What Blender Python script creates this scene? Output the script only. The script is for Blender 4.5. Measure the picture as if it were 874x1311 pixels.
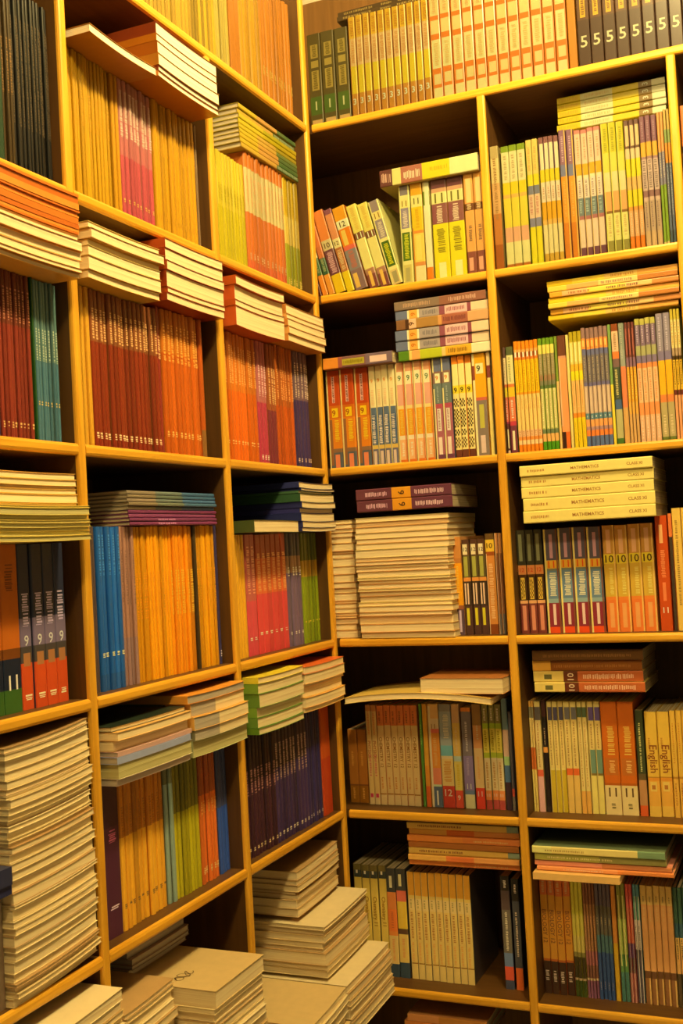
import bpy, math, random
from mathutils import Vector, Matrix
random.seed(7)
for o in list(bpy.data.objects): bpy.data.objects.remove(o)
scene = bpy.context.scene
COL = scene.collection

# ------------------------------------------------------------------ camera
cam_d = bpy.data.cameras.new('camera'); cam = bpy.data.objects.new('camera', cam_d); COL.objects.link(cam)
cam_d.sensor_fit = 'VERTICAL'; cam_d.sensor_height = 36.0; cam_d.lens = 1434.61/1311*36.0
yaw, pitch, roll = -0.405360281, 0.0302416923, -0.0546101992
fw = Vector((math.sin(yaw)*math.cos(pitch), math.cos(yaw)*math.cos(pitch), math.sin(pitch)))
rt = Vector((math.cos(yaw), -math.sin(yaw), 0)); up = rt.cross(fw)
r2 = rt*math.cos(roll)+up*math.sin(roll); u2 = -rt*math.sin(roll)+up*math.cos(roll)
M = Matrix((r2, u2, -fw)).transposed().to_4x4(); M.translation = Vector((1.01004, -2.28316, 0.21487))
cam.matrix_world = M; cam_d.clip_start = 0.02
scene.camera = cam

# ------------------------------------------------------------------ world, lamps, exposure
LAMP = (1.0, 0.76, 0.30)
world = bpy.data.worlds.new('world'); scene.world = world; world.use_nodes = True
bg = world.node_tree.nodes['Background']
bg.inputs[0].default_value = (*LAMP, 1); bg.inputs[1].default_value = 0.18
def lamp(name, loc, power, radius):
    d = bpy.data.lights.new(name, 'POINT'); d.energy = power; d.color = LAMP; d.shadow_soft_size = radius
    o = bpy.data.objects.new(name, d); COL.objects.link(o); o.location = loc; return o
lamp('ceiling_bulb', (0.85, -0.75, 1.76), 96, 0.06)
lamp('added_fill', (0.95, -2.1, 1.85), 72, 0.10)  # added fill light, no known bulb here; evens out lower rows and right case
vs = scene.view_settings
vs.view_transform = 'Standard'; vs.look = 'None'; vs.exposure = 0.0; vs.gamma = 1.0; vs.use_curve_mapping = False

# ------------------------------------------------------------------ materials
def s2l(v): return v/12.92 if v <= .04045 else ((v+.055)/1.055)**2.4
def rgb(ink): return tuple(s2l(v/255) for v in ink)
MATS = {}
def nodes(m):
    m.use_nodes = True; nt = m.node_tree; return nt, nt.nodes, nt.links, nt.nodes['Principled BSDF']
def cover_mat(hx):
    """laminated printed paper: slight blotching, semi-gloss, one material per ink colour"""
    hx = tuple(hx)
    if hx in MATS: return MATS[hx]
    m = bpy.data.materials.new('printed_cover'); nt, N, L, b = nodes(m)
    c = rgb(hx)
    tc = N.new('ShaderNodeTexCoord'); nz = N.new('ShaderNodeTexNoise'); nz.inputs['Scale'].default_value = 55; nz.inputs['Detail'].default_value = 3
    rp = N.new('ShaderNodeValToRGB'); rp.color_ramp.elements[0].position = .3; rp.color_ramp.elements[1].position = .7
    rp.color_ramp.elements[0].color = (*[v*.95 for v in c], 1); rp.color_ramp.elements[1].color = (*[min(1, v*1.03) for v in c], 1)
    L.new(tc.outputs['Object'], nz.inputs['Vector']); L.new(nz.outputs['Fac'], rp.inputs[0])
    L.new(rp.outputs[0], b.inputs['Base Color'])
    b.inputs['Roughness'].default_value = .30; b.inputs['Specular IOR Level'].default_value = .36
    MATS[hx] = m; return m
def page_mat(name, a, b_, flat=True):
    """edges of stacked sheets: thin horizontal layers"""
    m = bpy.data.materials.new(name); nt, N, L, b = nodes(m)
    tc = N.new('ShaderNodeTexCoord'); mp = N.new('ShaderNodeMapping')
    mp.inputs['Scale'].default_value = (2, 2, 700) if flat else (700, 2, 2)
    nz = N.new('ShaderNodeTexNoise'); nz.inputs['Scale'].default_value = 1; nz.inputs['Detail'].default_value = 4
    rp = N.new('ShaderNodeValToRGB'); rp.color_ramp.elements[0].position = .33; rp.color_ramp.elements[1].position = .66
    rp.color_ramp.elements[0].color = (*a, 1); rp.color_ramp.elements[1].color = (*b_, 1)
    bp = N.new('ShaderNodeBump'); bp.inputs['Strength'].default_value = .35; bp.inputs['Distance'].default_value = .001
    L.new(tc.outputs['Object'], mp.inputs[0]); L.new(mp.outputs[0], nz.inputs['Vector']); L.new(nz.outputs['Fac'], rp.inputs[0])
    L.new(rp.outputs[0], b.inputs['Base Color']); L.new(nz.outputs['Fac'], bp.inputs['Height']); L.new(bp.outputs[0], b.inputs['Normal'])
    b.inputs['Roughness'].default_value = .85; b.inputs['Specular IOR Level'].default_value = .15
    return m
PAGE = {'cream': page_mat('page_edges_cream', (.76, .59, .35), (.96, .84, .57)),
        'bright': page_mat('page_edges_white', (.78, .68, .50), (.95, .90, .74)),
        'orange': page_mat('page_edges_orange', (.50, .20, .07), (.70, .36, .16)),
        'green': page_mat('page_edges_greenish', (.40, .36, .16), (.64, .60, .32)),
        'grey': page_mat('page_edges_grey', (.34, .30, .27), (.58, .52, .46)),
        'stand': page_mat('page_edges_upright', (.40, .32, .20), (.66, .56, .40), False)}
def wood_mat(name, lo, hi, axis, rough):
    m = bpy.data.materials.new(name); nt, N, L, b = nodes(m)
    tc = N.new('ShaderNodeTexCoord'); mp = N.new('ShaderNodeMapping')
    sc = [38, 38, 38]; sc[axis] = 2.2; mp.inputs['Scale'].default_value = sc
    nz = N.new('ShaderNodeTexNoise'); nz.inputs['Scale'].default_value = 2.0; nz.inputs['Detail'].default_value = 6; nz.inputs['Distortion'].default_value = .6
    rp = N.new('ShaderNodeValToRGB'); rp.color_ramp.elements[0].position = .32; rp.color_ramp.elements[1].position = .68
    rp.color_ramp.elements[0].color = (*lo, 1); rp.color_ramp.elements[1].color = (*hi, 1)
    bp = N.new('ShaderNodeBump'); bp.inputs['Strength'].default_value = .12; bp.inputs['Distance'].default_value = .002
    L.new(tc.outputs['Object'], mp.inputs[0]); L.new(mp.outputs[0], nz.inputs['Vector']); L.new(nz.outputs['Fac'], rp.inputs[0])
    L.new(rp.outputs[0], b.inputs['Base Color']); L.new(nz.outputs['Fac'], bp.inputs['Height']); L.new(bp.outputs[0], b.inputs['Normal'])
    b.inputs['Roughness'].default_value = rough
    return m
EDGE_LO, EDGE_HI = (.66, .31, .018), (.86, .46, .040)
EDGE = [wood_mat('honey_edging_'+n, EDGE_LO, EDGE_HI, a, .33) for a, n in enumerate(('along_x', 'along_y', 'upright'))]
BOARD = [wood_mat('brown_board_'+n, (.085, .036, .007), (.125, .054, .012), a, .5) for a, n in enumerate(('along_x', 'along_y', 'upright'))]
BACK = wood_mat('brown_back_panel', (.16, .072, .014), (.22, .100, .022), 2, .55)
def plain(name, c, rough=.8):
    m = bpy.data.materials.new(name); nt, N, L, b = nodes(m)
    nz = N.new('ShaderNodeTexNoise'); nz.inputs['Scale'].default_value = 6; rp = N.new('ShaderNodeValToRGB')
    rp.color_ramp.elements[0].color = (*[v*.85 for v in c], 1); rp.color_ramp.elements[1].color = (*c, 1)
    L.new(nz.outputs['Fac'], rp.inputs[0]); L.new(rp.outputs[0], b.inputs['Base Color']); b.inputs['Roughness'].default_value = rough
    return m
PLASTER = plain('plaster', (.62, .55, .42)); TILE = plain('floor_tile', (.42, .36, .28), .4)

# ------------------------------------------------------------------ mesh helpers
class MB:
    def __init__(s): s.v = []; s.f = []; s.m = []; s.mats = []
    def slot(s, mat):
        if mat not in s.mats: s.mats.append(mat)
        return s.mats.index(mat)
    def quad(s, pts, mat):
        i = len(s.v); s.v += pts; s.f.append(tuple(range(i, i+len(pts)))); s.m.append(s.slot(mat))
    def box(s, a, b, mat):
        (x0, y0, z0), (x1, y1, z1) = a, b
        i = len(s.v); s.v += [(x0,y0,z0),(x1,y0,z0),(x1,y1,z0),(x0,y1,z0),(x0,y0,z1),(x1,y0,z1),(x1,y1,z1),(x0,y1,z1)]
        k = s.slot(mat)
        for q in ((0,3,2,1),(4,5,6,7),(0,1,5,4),(1,2,6,5),(2,3,7,6),(3,0,4,7)):
            s.f.append(tuple(i+j for j in q)); s.m.append(k)
    def mesh(s, name):
        me = bpy.data.meshes.new(name); me.from_pydata(s.v, [], s.f)
        for mt in s.mats: me.materials.append(mt)
        me.polygons.foreach_set('material_index', s.m); me.update(); return me
def obj(name, me, parent=None):
    o = bpy.data.objects.new(name, me); COL.objects.link(o)
    if parent: o.parent = parent
    return o
def root(name, label, cat, group=None):
    o = bpy.data.objects.new(name, None); o.empty_display_size = .02; COL.objects.link(o)
    o['label'] = label; o['category'] = cat
    if group: o['group'] = group
    return o
def rounded_bar(mb, p0, p1, axis, w, t, r, mat, face):
    """edging strip: bar along `axis` with its two front arrises rounded. face: unit outward direction (world axis index, sign)"""
    # cross-section coordinates: a = outward (0 = back, w = front), b = across thickness (-t/2..t/2)
    sec = [(0, -t/2), (w-r, -t/2), (w-r*.3, -t/2+r*.3), (w, -t/2+r), (w, t/2-r), (w-r*.3, t/2-r*.3), (w-r, t/2), (0, t/2)]
    fa, sg = face; other = ({0, 1, 2}-{axis, fa}).pop()
    ring = []
    for p in (p0, p1):
        i = len(mb.v); ring.append(i)
        for a, b in sec:
            q = list(p); q[fa] += sg*a; q[other] += b; mb.v.append(tuple(q))
    k = mb.slot(mat); n = len(sec)
    for j in range(n):
        mb.f.append((ring[0]+j, ring[0]+(j+1) % n, ring[1]+(j+1) % n, ring[1]+j)); mb.m.append(k)
    mb.f.append(tuple(ring[0]+j for j in reversed(range(n)))); mb.m.append(k)
    mb.f.append(tuple(ring[1]+j for j in range(n))); mb.m.append(k)

# ------------------------------------------------------------------ room shell
def struct(name, a, b, mat):
    mb = MB(); mb.box(a, b, mat); o = obj(name, mb.mesh(name)); o['kind'] = 'structure'; return o
FLOOR = -1.22
struct('floor', (-.5, -4.2, FLOOR-.05), (3.4, .5, FLOOR), TILE)
struct('wall_left', (-.5, -4.2, FLOOR), (-.306, .5, 1.95), PLASTER)
struct('wall_back', (-.306, .306, FLOOR), (3.4, .5, 1.95), PLASTER)
struct('ceiling', (-.5, -4.2, 1.95), (3.4, .5, 2.0), PLASTER)

# ------------------------------------------------------------------ the two bookcases
T = .018; DEEP = .30
LEV = [1.15634, .76826, .38, 0., -.37721, -.75756, -1.13]
TOPZ = 1.60
RU = [0, .3998, .7881, 1.18]        # uprights of the right case, metres from the corner
LU = [0, .4491, .8967, 1.345]       # uprights of the left case
rc = root('bookcase', 'honey-edged wooden bookcase standing on the right of the corner', 'bookcase', 'corner bookcases')
lc = root('bookcase', 'honey-edged wooden bookcase running along the left wall', 'bookcase', 'corner bookcases')
rc.location = (.5, 0, FLOOR); lc.location = (0, -.6, FLOOR)
def part(name, mb, parent, loc=None):
    o = obj(name, mb.mesh(name), parent)
    top = parent
    while top.parent: top = top.parent
    if parent == top: o.location = -Vector(top.location)
    return o
E_W = .007                           # edging depth
def upright_r(x, z0, z1, edged=True):
    mb = MB(); mb.box((x-T/2, E_W, z0), (x+T/2, DEEP, z1), BOARD[2]); u = part('upright', mb, rc)
    mb = MB(); rounded_bar(mb, (x, E_W, z0), (x, E_W, z1), 2, E_W+.0005, T, .004, EDGE[2], (1, -1)); part('edging', mb, u)
def upright_l(y, z0, z1):
    mb = MB(); mb.box((-DEEP, y-T/2, z0), (-E_W, y+T/2, z1), BOARD[2]); u = part('upright', mb, lc)
    mb = MB(); rounded_bar(mb, (-E_W, y, z0), (-E_W, y, z1), 2, E_W+.0005, T, .004, EDGE[2], (0, 1)); part('edging', mb, u)
def board_r(x0, x1, z):
    mb = MB(); mb.box((x0, E_W, z-T/2), (x1, DEEP, z+T/2), BOARD[0]); u = part('shelf_board', mb, rc)
    mb = MB(); rounded_bar(mb, (x0, E_W, z), (x1, E_W, z), 0, E_W, T, .005, EDGE[0], (1, -1)); part('edging', mb, u)
def board_l(y0, y1, z):
    mb = MB(); mb.box((-DEEP, y0, z-T/2), (-E_W, y1, z+T/2), BOARD[1]); u = part('shelf_board', mb, lc)
    mb = MB(); rounded_bar(mb, (-E_W, y0, z), (-E_W, y1, z), 1, E_W, T, .005, EDGE[1], (0, 1)); part('edging', mb, u)
S0U = LEV[0]-T/2
for i, x in enumerate(RU[1:]): upright_r(x, FLOOR, S0U)
for i, y in enumerate(LU[1:]): upright_l(-y, FLOOR, S0U)
upright_l(0, FLOOR, TOPZ)            # shared corner upright
for k, z in enumerate(LEV):
    if k == 0:
        board_r(T/2, RU[3]+T/2, z); board_l(-LU[3]-T/2, -T/2, z)
        continue
    for i in range(3):
        board_r(RU[i]+T/2, RU[i+1]-T/2, z)
        board_l(-LU[i+1]+T/2, -LU[i]-T/2, z)
mb = MB(); mb.box((-.30, DEEP, FLOOR), (RU[3]+T/2, DEEP+.005, TOPZ), BACK); part('back_panel', mb, rc)
mb = MB(); mb.box((-DEEP-.005, -LU[3]-T/2, FLOOR), (-DEEP, T/2, TOPZ), BACK); part('back_panel', mb, lc)
for z in LEV:                         # right shelves run on behind the corner upright
    mb = MB(); mb.box((-.298, T/2+.001, z-T/2), (T/2, DEEP, z+T/2), BOARD[0]); part('shelf_board', mb, rc)

# ------------------------------------------------------------------ measured contents (metres along each shelf)
RUNS = [
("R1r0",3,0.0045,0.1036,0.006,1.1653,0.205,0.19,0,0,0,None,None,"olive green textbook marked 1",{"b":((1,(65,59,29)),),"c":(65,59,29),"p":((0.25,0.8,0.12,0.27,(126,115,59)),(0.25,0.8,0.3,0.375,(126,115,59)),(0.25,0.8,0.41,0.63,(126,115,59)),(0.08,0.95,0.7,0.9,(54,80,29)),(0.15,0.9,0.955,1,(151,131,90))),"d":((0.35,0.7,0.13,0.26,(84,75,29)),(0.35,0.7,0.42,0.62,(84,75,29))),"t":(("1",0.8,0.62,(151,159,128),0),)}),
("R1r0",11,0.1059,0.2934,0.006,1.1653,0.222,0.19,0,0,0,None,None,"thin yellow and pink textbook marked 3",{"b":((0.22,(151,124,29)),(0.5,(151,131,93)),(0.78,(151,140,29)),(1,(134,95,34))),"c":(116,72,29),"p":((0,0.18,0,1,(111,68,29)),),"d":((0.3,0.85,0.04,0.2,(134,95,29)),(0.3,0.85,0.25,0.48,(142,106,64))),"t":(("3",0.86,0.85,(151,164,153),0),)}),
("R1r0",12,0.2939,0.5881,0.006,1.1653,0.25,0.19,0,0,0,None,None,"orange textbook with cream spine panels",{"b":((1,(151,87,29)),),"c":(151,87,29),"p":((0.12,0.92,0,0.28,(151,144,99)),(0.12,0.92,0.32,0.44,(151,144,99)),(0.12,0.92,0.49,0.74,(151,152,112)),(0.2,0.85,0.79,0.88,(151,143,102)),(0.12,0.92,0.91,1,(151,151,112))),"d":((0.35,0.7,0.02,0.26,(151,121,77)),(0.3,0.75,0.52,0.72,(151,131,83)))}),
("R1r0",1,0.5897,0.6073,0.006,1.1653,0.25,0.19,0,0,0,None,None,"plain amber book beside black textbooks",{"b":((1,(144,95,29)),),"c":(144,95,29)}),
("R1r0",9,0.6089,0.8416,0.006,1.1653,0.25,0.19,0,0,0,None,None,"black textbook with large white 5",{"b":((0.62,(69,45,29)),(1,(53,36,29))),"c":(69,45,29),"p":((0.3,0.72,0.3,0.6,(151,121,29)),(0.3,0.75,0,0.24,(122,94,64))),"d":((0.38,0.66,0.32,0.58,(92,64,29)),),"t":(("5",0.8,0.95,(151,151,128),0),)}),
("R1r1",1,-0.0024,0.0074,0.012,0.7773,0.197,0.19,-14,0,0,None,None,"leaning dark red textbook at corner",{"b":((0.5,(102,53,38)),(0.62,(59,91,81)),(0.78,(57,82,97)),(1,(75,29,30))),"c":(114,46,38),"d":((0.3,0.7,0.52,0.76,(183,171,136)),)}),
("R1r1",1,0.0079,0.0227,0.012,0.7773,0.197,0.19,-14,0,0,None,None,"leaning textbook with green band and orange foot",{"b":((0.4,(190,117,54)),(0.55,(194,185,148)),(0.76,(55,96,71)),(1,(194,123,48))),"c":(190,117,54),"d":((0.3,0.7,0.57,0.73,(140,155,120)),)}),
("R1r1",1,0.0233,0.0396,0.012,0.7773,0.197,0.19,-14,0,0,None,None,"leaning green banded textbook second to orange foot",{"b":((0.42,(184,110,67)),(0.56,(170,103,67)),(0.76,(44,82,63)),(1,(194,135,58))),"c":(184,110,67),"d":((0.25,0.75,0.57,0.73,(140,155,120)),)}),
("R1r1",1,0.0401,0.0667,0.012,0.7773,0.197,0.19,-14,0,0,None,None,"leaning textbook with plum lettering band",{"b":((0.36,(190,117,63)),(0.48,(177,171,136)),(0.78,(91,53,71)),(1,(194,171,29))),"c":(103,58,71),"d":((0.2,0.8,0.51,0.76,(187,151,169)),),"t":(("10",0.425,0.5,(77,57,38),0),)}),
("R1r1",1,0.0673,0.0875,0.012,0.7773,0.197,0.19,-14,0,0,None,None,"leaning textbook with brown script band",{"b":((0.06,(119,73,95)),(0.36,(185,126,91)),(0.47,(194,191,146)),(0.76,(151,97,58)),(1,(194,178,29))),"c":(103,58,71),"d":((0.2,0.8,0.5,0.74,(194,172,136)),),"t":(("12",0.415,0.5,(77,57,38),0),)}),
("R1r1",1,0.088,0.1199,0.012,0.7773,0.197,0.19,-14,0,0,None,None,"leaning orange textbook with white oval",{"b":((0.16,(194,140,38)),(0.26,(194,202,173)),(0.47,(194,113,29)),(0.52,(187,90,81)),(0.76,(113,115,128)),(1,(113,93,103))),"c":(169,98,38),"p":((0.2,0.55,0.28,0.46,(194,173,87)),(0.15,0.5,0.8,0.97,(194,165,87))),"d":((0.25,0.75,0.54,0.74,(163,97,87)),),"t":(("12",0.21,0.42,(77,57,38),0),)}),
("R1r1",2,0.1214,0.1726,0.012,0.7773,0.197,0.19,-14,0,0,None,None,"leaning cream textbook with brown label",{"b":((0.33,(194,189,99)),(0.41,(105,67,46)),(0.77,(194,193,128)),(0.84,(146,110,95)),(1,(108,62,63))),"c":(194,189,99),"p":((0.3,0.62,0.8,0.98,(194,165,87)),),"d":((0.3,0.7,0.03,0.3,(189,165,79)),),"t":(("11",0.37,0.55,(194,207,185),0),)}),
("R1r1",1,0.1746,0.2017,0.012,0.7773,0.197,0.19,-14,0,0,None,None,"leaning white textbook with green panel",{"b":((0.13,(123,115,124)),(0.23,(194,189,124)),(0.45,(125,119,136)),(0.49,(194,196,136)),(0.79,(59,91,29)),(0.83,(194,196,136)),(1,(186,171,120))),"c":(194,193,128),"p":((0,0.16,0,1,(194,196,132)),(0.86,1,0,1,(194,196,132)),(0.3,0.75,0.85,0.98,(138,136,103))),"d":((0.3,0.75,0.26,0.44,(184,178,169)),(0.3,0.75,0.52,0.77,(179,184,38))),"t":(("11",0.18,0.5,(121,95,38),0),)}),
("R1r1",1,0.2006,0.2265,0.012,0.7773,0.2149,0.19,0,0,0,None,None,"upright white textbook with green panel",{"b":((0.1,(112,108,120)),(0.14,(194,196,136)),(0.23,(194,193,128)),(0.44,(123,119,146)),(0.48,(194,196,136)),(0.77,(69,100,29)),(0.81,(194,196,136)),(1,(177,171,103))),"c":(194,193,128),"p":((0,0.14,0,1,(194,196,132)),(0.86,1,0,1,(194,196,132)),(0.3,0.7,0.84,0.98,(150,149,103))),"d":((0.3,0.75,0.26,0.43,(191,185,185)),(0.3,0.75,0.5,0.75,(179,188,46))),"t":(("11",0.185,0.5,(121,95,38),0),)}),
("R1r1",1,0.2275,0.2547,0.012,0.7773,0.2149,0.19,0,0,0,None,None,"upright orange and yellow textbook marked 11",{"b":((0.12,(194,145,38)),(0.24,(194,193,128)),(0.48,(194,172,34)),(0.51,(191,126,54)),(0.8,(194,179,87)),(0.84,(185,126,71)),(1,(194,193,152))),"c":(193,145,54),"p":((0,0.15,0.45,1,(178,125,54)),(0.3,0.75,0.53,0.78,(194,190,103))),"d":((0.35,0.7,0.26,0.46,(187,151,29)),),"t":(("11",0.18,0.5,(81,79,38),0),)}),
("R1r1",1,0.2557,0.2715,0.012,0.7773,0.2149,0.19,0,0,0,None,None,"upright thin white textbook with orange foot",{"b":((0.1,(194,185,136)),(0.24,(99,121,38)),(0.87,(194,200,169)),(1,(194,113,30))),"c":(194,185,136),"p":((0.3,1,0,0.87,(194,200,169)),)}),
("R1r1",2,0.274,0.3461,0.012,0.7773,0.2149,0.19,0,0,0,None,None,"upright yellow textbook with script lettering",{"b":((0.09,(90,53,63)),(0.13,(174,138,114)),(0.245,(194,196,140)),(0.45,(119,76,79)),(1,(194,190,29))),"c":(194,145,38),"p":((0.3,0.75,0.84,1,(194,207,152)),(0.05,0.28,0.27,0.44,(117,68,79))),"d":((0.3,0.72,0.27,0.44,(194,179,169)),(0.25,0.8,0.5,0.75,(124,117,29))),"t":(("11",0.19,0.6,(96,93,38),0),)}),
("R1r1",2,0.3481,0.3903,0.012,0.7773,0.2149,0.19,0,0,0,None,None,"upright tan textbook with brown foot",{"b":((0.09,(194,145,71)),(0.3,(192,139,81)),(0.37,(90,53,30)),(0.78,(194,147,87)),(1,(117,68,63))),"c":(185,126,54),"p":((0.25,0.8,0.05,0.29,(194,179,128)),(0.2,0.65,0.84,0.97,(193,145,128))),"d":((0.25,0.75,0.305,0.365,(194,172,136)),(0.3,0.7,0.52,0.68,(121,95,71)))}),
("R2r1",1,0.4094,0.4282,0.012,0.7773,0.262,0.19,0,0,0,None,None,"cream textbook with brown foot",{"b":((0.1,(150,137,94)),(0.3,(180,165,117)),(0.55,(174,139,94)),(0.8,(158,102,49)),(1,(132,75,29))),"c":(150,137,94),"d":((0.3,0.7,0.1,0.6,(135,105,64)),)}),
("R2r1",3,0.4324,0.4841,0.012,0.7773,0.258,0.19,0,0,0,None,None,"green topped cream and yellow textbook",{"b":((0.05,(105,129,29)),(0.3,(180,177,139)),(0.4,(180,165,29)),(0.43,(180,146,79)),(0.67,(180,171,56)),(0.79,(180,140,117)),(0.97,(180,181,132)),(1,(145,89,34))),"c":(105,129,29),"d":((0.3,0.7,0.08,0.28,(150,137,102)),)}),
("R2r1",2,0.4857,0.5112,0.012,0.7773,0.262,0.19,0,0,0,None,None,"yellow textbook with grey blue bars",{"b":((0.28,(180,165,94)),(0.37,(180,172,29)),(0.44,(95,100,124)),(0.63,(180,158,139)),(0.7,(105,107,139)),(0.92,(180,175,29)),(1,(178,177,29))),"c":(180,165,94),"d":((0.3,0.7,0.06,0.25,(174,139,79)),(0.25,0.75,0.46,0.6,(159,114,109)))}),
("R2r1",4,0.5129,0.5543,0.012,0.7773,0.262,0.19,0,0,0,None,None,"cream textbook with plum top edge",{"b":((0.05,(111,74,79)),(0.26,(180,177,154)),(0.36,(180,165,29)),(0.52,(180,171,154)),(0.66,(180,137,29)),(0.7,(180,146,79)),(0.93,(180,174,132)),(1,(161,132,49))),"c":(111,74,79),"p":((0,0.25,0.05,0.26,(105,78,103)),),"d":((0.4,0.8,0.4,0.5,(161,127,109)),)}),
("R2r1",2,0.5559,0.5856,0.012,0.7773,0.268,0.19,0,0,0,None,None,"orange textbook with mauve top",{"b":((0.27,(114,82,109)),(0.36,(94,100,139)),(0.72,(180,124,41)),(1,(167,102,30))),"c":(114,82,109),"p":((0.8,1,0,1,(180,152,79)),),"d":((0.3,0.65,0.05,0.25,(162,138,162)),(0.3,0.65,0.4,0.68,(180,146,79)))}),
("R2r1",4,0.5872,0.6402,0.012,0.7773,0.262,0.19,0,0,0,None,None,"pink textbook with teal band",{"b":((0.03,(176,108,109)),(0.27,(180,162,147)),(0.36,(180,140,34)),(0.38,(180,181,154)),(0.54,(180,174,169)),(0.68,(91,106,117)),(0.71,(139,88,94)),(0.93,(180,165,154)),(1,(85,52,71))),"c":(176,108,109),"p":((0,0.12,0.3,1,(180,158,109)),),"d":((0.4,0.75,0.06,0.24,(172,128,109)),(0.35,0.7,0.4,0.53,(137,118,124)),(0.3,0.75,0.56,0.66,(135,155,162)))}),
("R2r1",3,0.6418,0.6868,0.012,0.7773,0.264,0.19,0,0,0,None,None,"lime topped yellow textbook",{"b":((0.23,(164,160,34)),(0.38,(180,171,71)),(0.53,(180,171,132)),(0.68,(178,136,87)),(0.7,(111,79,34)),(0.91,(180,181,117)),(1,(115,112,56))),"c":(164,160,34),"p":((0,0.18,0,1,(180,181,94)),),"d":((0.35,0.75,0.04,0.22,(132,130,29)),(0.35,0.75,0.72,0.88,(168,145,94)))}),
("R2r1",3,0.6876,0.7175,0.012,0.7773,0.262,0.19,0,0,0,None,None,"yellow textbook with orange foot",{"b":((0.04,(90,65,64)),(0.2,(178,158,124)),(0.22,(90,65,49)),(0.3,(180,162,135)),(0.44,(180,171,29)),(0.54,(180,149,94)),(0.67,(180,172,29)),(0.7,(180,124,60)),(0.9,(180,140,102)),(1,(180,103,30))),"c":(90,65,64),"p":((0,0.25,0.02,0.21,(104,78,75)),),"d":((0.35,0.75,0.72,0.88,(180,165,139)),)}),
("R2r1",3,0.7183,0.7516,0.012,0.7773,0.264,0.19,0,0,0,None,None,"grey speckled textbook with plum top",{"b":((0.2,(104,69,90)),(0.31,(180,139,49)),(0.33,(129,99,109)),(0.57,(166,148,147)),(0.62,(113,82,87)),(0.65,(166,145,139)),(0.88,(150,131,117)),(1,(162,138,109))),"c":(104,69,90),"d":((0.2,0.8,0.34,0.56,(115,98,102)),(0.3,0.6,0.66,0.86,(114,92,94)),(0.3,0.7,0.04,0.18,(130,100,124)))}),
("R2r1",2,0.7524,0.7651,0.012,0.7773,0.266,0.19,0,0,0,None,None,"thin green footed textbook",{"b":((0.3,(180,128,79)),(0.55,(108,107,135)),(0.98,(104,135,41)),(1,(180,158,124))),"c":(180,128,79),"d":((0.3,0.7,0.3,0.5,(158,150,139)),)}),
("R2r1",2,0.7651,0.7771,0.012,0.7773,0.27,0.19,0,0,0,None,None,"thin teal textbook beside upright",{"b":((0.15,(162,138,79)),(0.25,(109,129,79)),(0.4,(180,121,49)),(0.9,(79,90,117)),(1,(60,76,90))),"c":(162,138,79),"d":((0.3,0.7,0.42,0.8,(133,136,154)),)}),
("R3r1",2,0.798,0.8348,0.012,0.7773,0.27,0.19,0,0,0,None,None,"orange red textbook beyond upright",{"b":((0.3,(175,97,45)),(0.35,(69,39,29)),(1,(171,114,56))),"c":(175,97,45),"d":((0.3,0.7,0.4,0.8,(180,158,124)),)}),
("R1r2",3,-0.0012,0.1006,0.02,0.389,0.2196,0.18,0,0,0,None,None,"orange and red textbook with yellow label",{"b":((0.36,(186,74,29)),(0.49,(198,107,29)),(0.8,(216,131,38)),(0.84,(133,103,81)),(1,(85,96,114))),"c":(198,101,33),"p":((0,0.14,0,1,(228,212,153)),(0.14,0.34,0.5,0.97,(142,97,66)),(0.42,0.62,0.06,0.33,(228,188,191)),(0.35,0.8,0.385,0.48,(228,200,33)),(0.45,0.78,0.86,1,(224,134,100))),"d":((0.45,0.6,0.06,0.33,(121,63,57)),(0.5,0.85,0.51,0.73,(228,204,47))),"t":(("9",0.435,0.42,(158,81,29),0),)}),
("R1r2",4,0.1027,0.1634,0.02,0.389,0.2196,0.18,0,0,0,None,None,"cream and blue textbook marked orange 9",{"b":((0.42,(228,219,177)),(0.49,(88,110,148)),(0.8,(71,97,143)),(0.84,(206,178,95)),(1,(101,101,138))),"c":(228,219,177),"p":((0.3,0.75,0.86,1,(211,194,191)),(0,0.12,0,1,(228,216,172))),"d":((0.25,0.8,0.5,0.79,(225,219,220)),(0.25,0.75,0.24,0.4,(226,195,153))),"t":(("9",0.15,0.62,(216,139,38),0),)}),
("R1r2",4,0.1644,0.2485,0.02,0.389,0.2196,0.18,0,0,0,None,None,"pink and orange textbook marked green 9",{"b":((0.09,(211,155,124)),(0.22,(228,228,201)),(0.43,(219,167,158)),(0.465,(228,212,153)),(0.73,(228,160,38)),(0.77,(228,219,201)),(0.97,(228,180,134)),(1,(221,118,47))),"c":(228,188,134),"p":((0,0.2,0,1,(228,216,153)),(0.84,1,0,0.97,(199,115,66))),"d":((0.35,0.75,0.48,0.72,(228,196,86)),(0.4,0.7,0.8,0.94,(228,224,210))),"t":(("9",0.155,0.62,(89,126,86),0),)}),
("R1r2",2,0.2505,0.2926,0.02,0.389,0.2196,0.18,0,0,0,None,None,"blue topped textbook marked orange 9",{"b":((0.13,(102,113,153)),(0.25,(133,103,100)),(0.45,(102,121,129)),(0.49,(174,78,105)),(0.95,(162,97,119)),(1,(109,62,95))),"c":(102,113,153),"p":((0,0.2,0,0.14,(228,224,172)),(0,0.2,0.3,1,(228,224,172)),(0.3,0.85,0.15,0.245,(228,236,210)),(0.35,0.75,0.5,0.72,(228,224,230)),(0.35,0.75,0.78,0.95,(228,216,220))),"d":((0.42,0.62,0.28,0.44,(156,175,182)),(0.42,0.65,0.51,0.71,(166,136,134))),"t":(("9",0.195,0.5,(222,124,38),0),)}),
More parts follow.
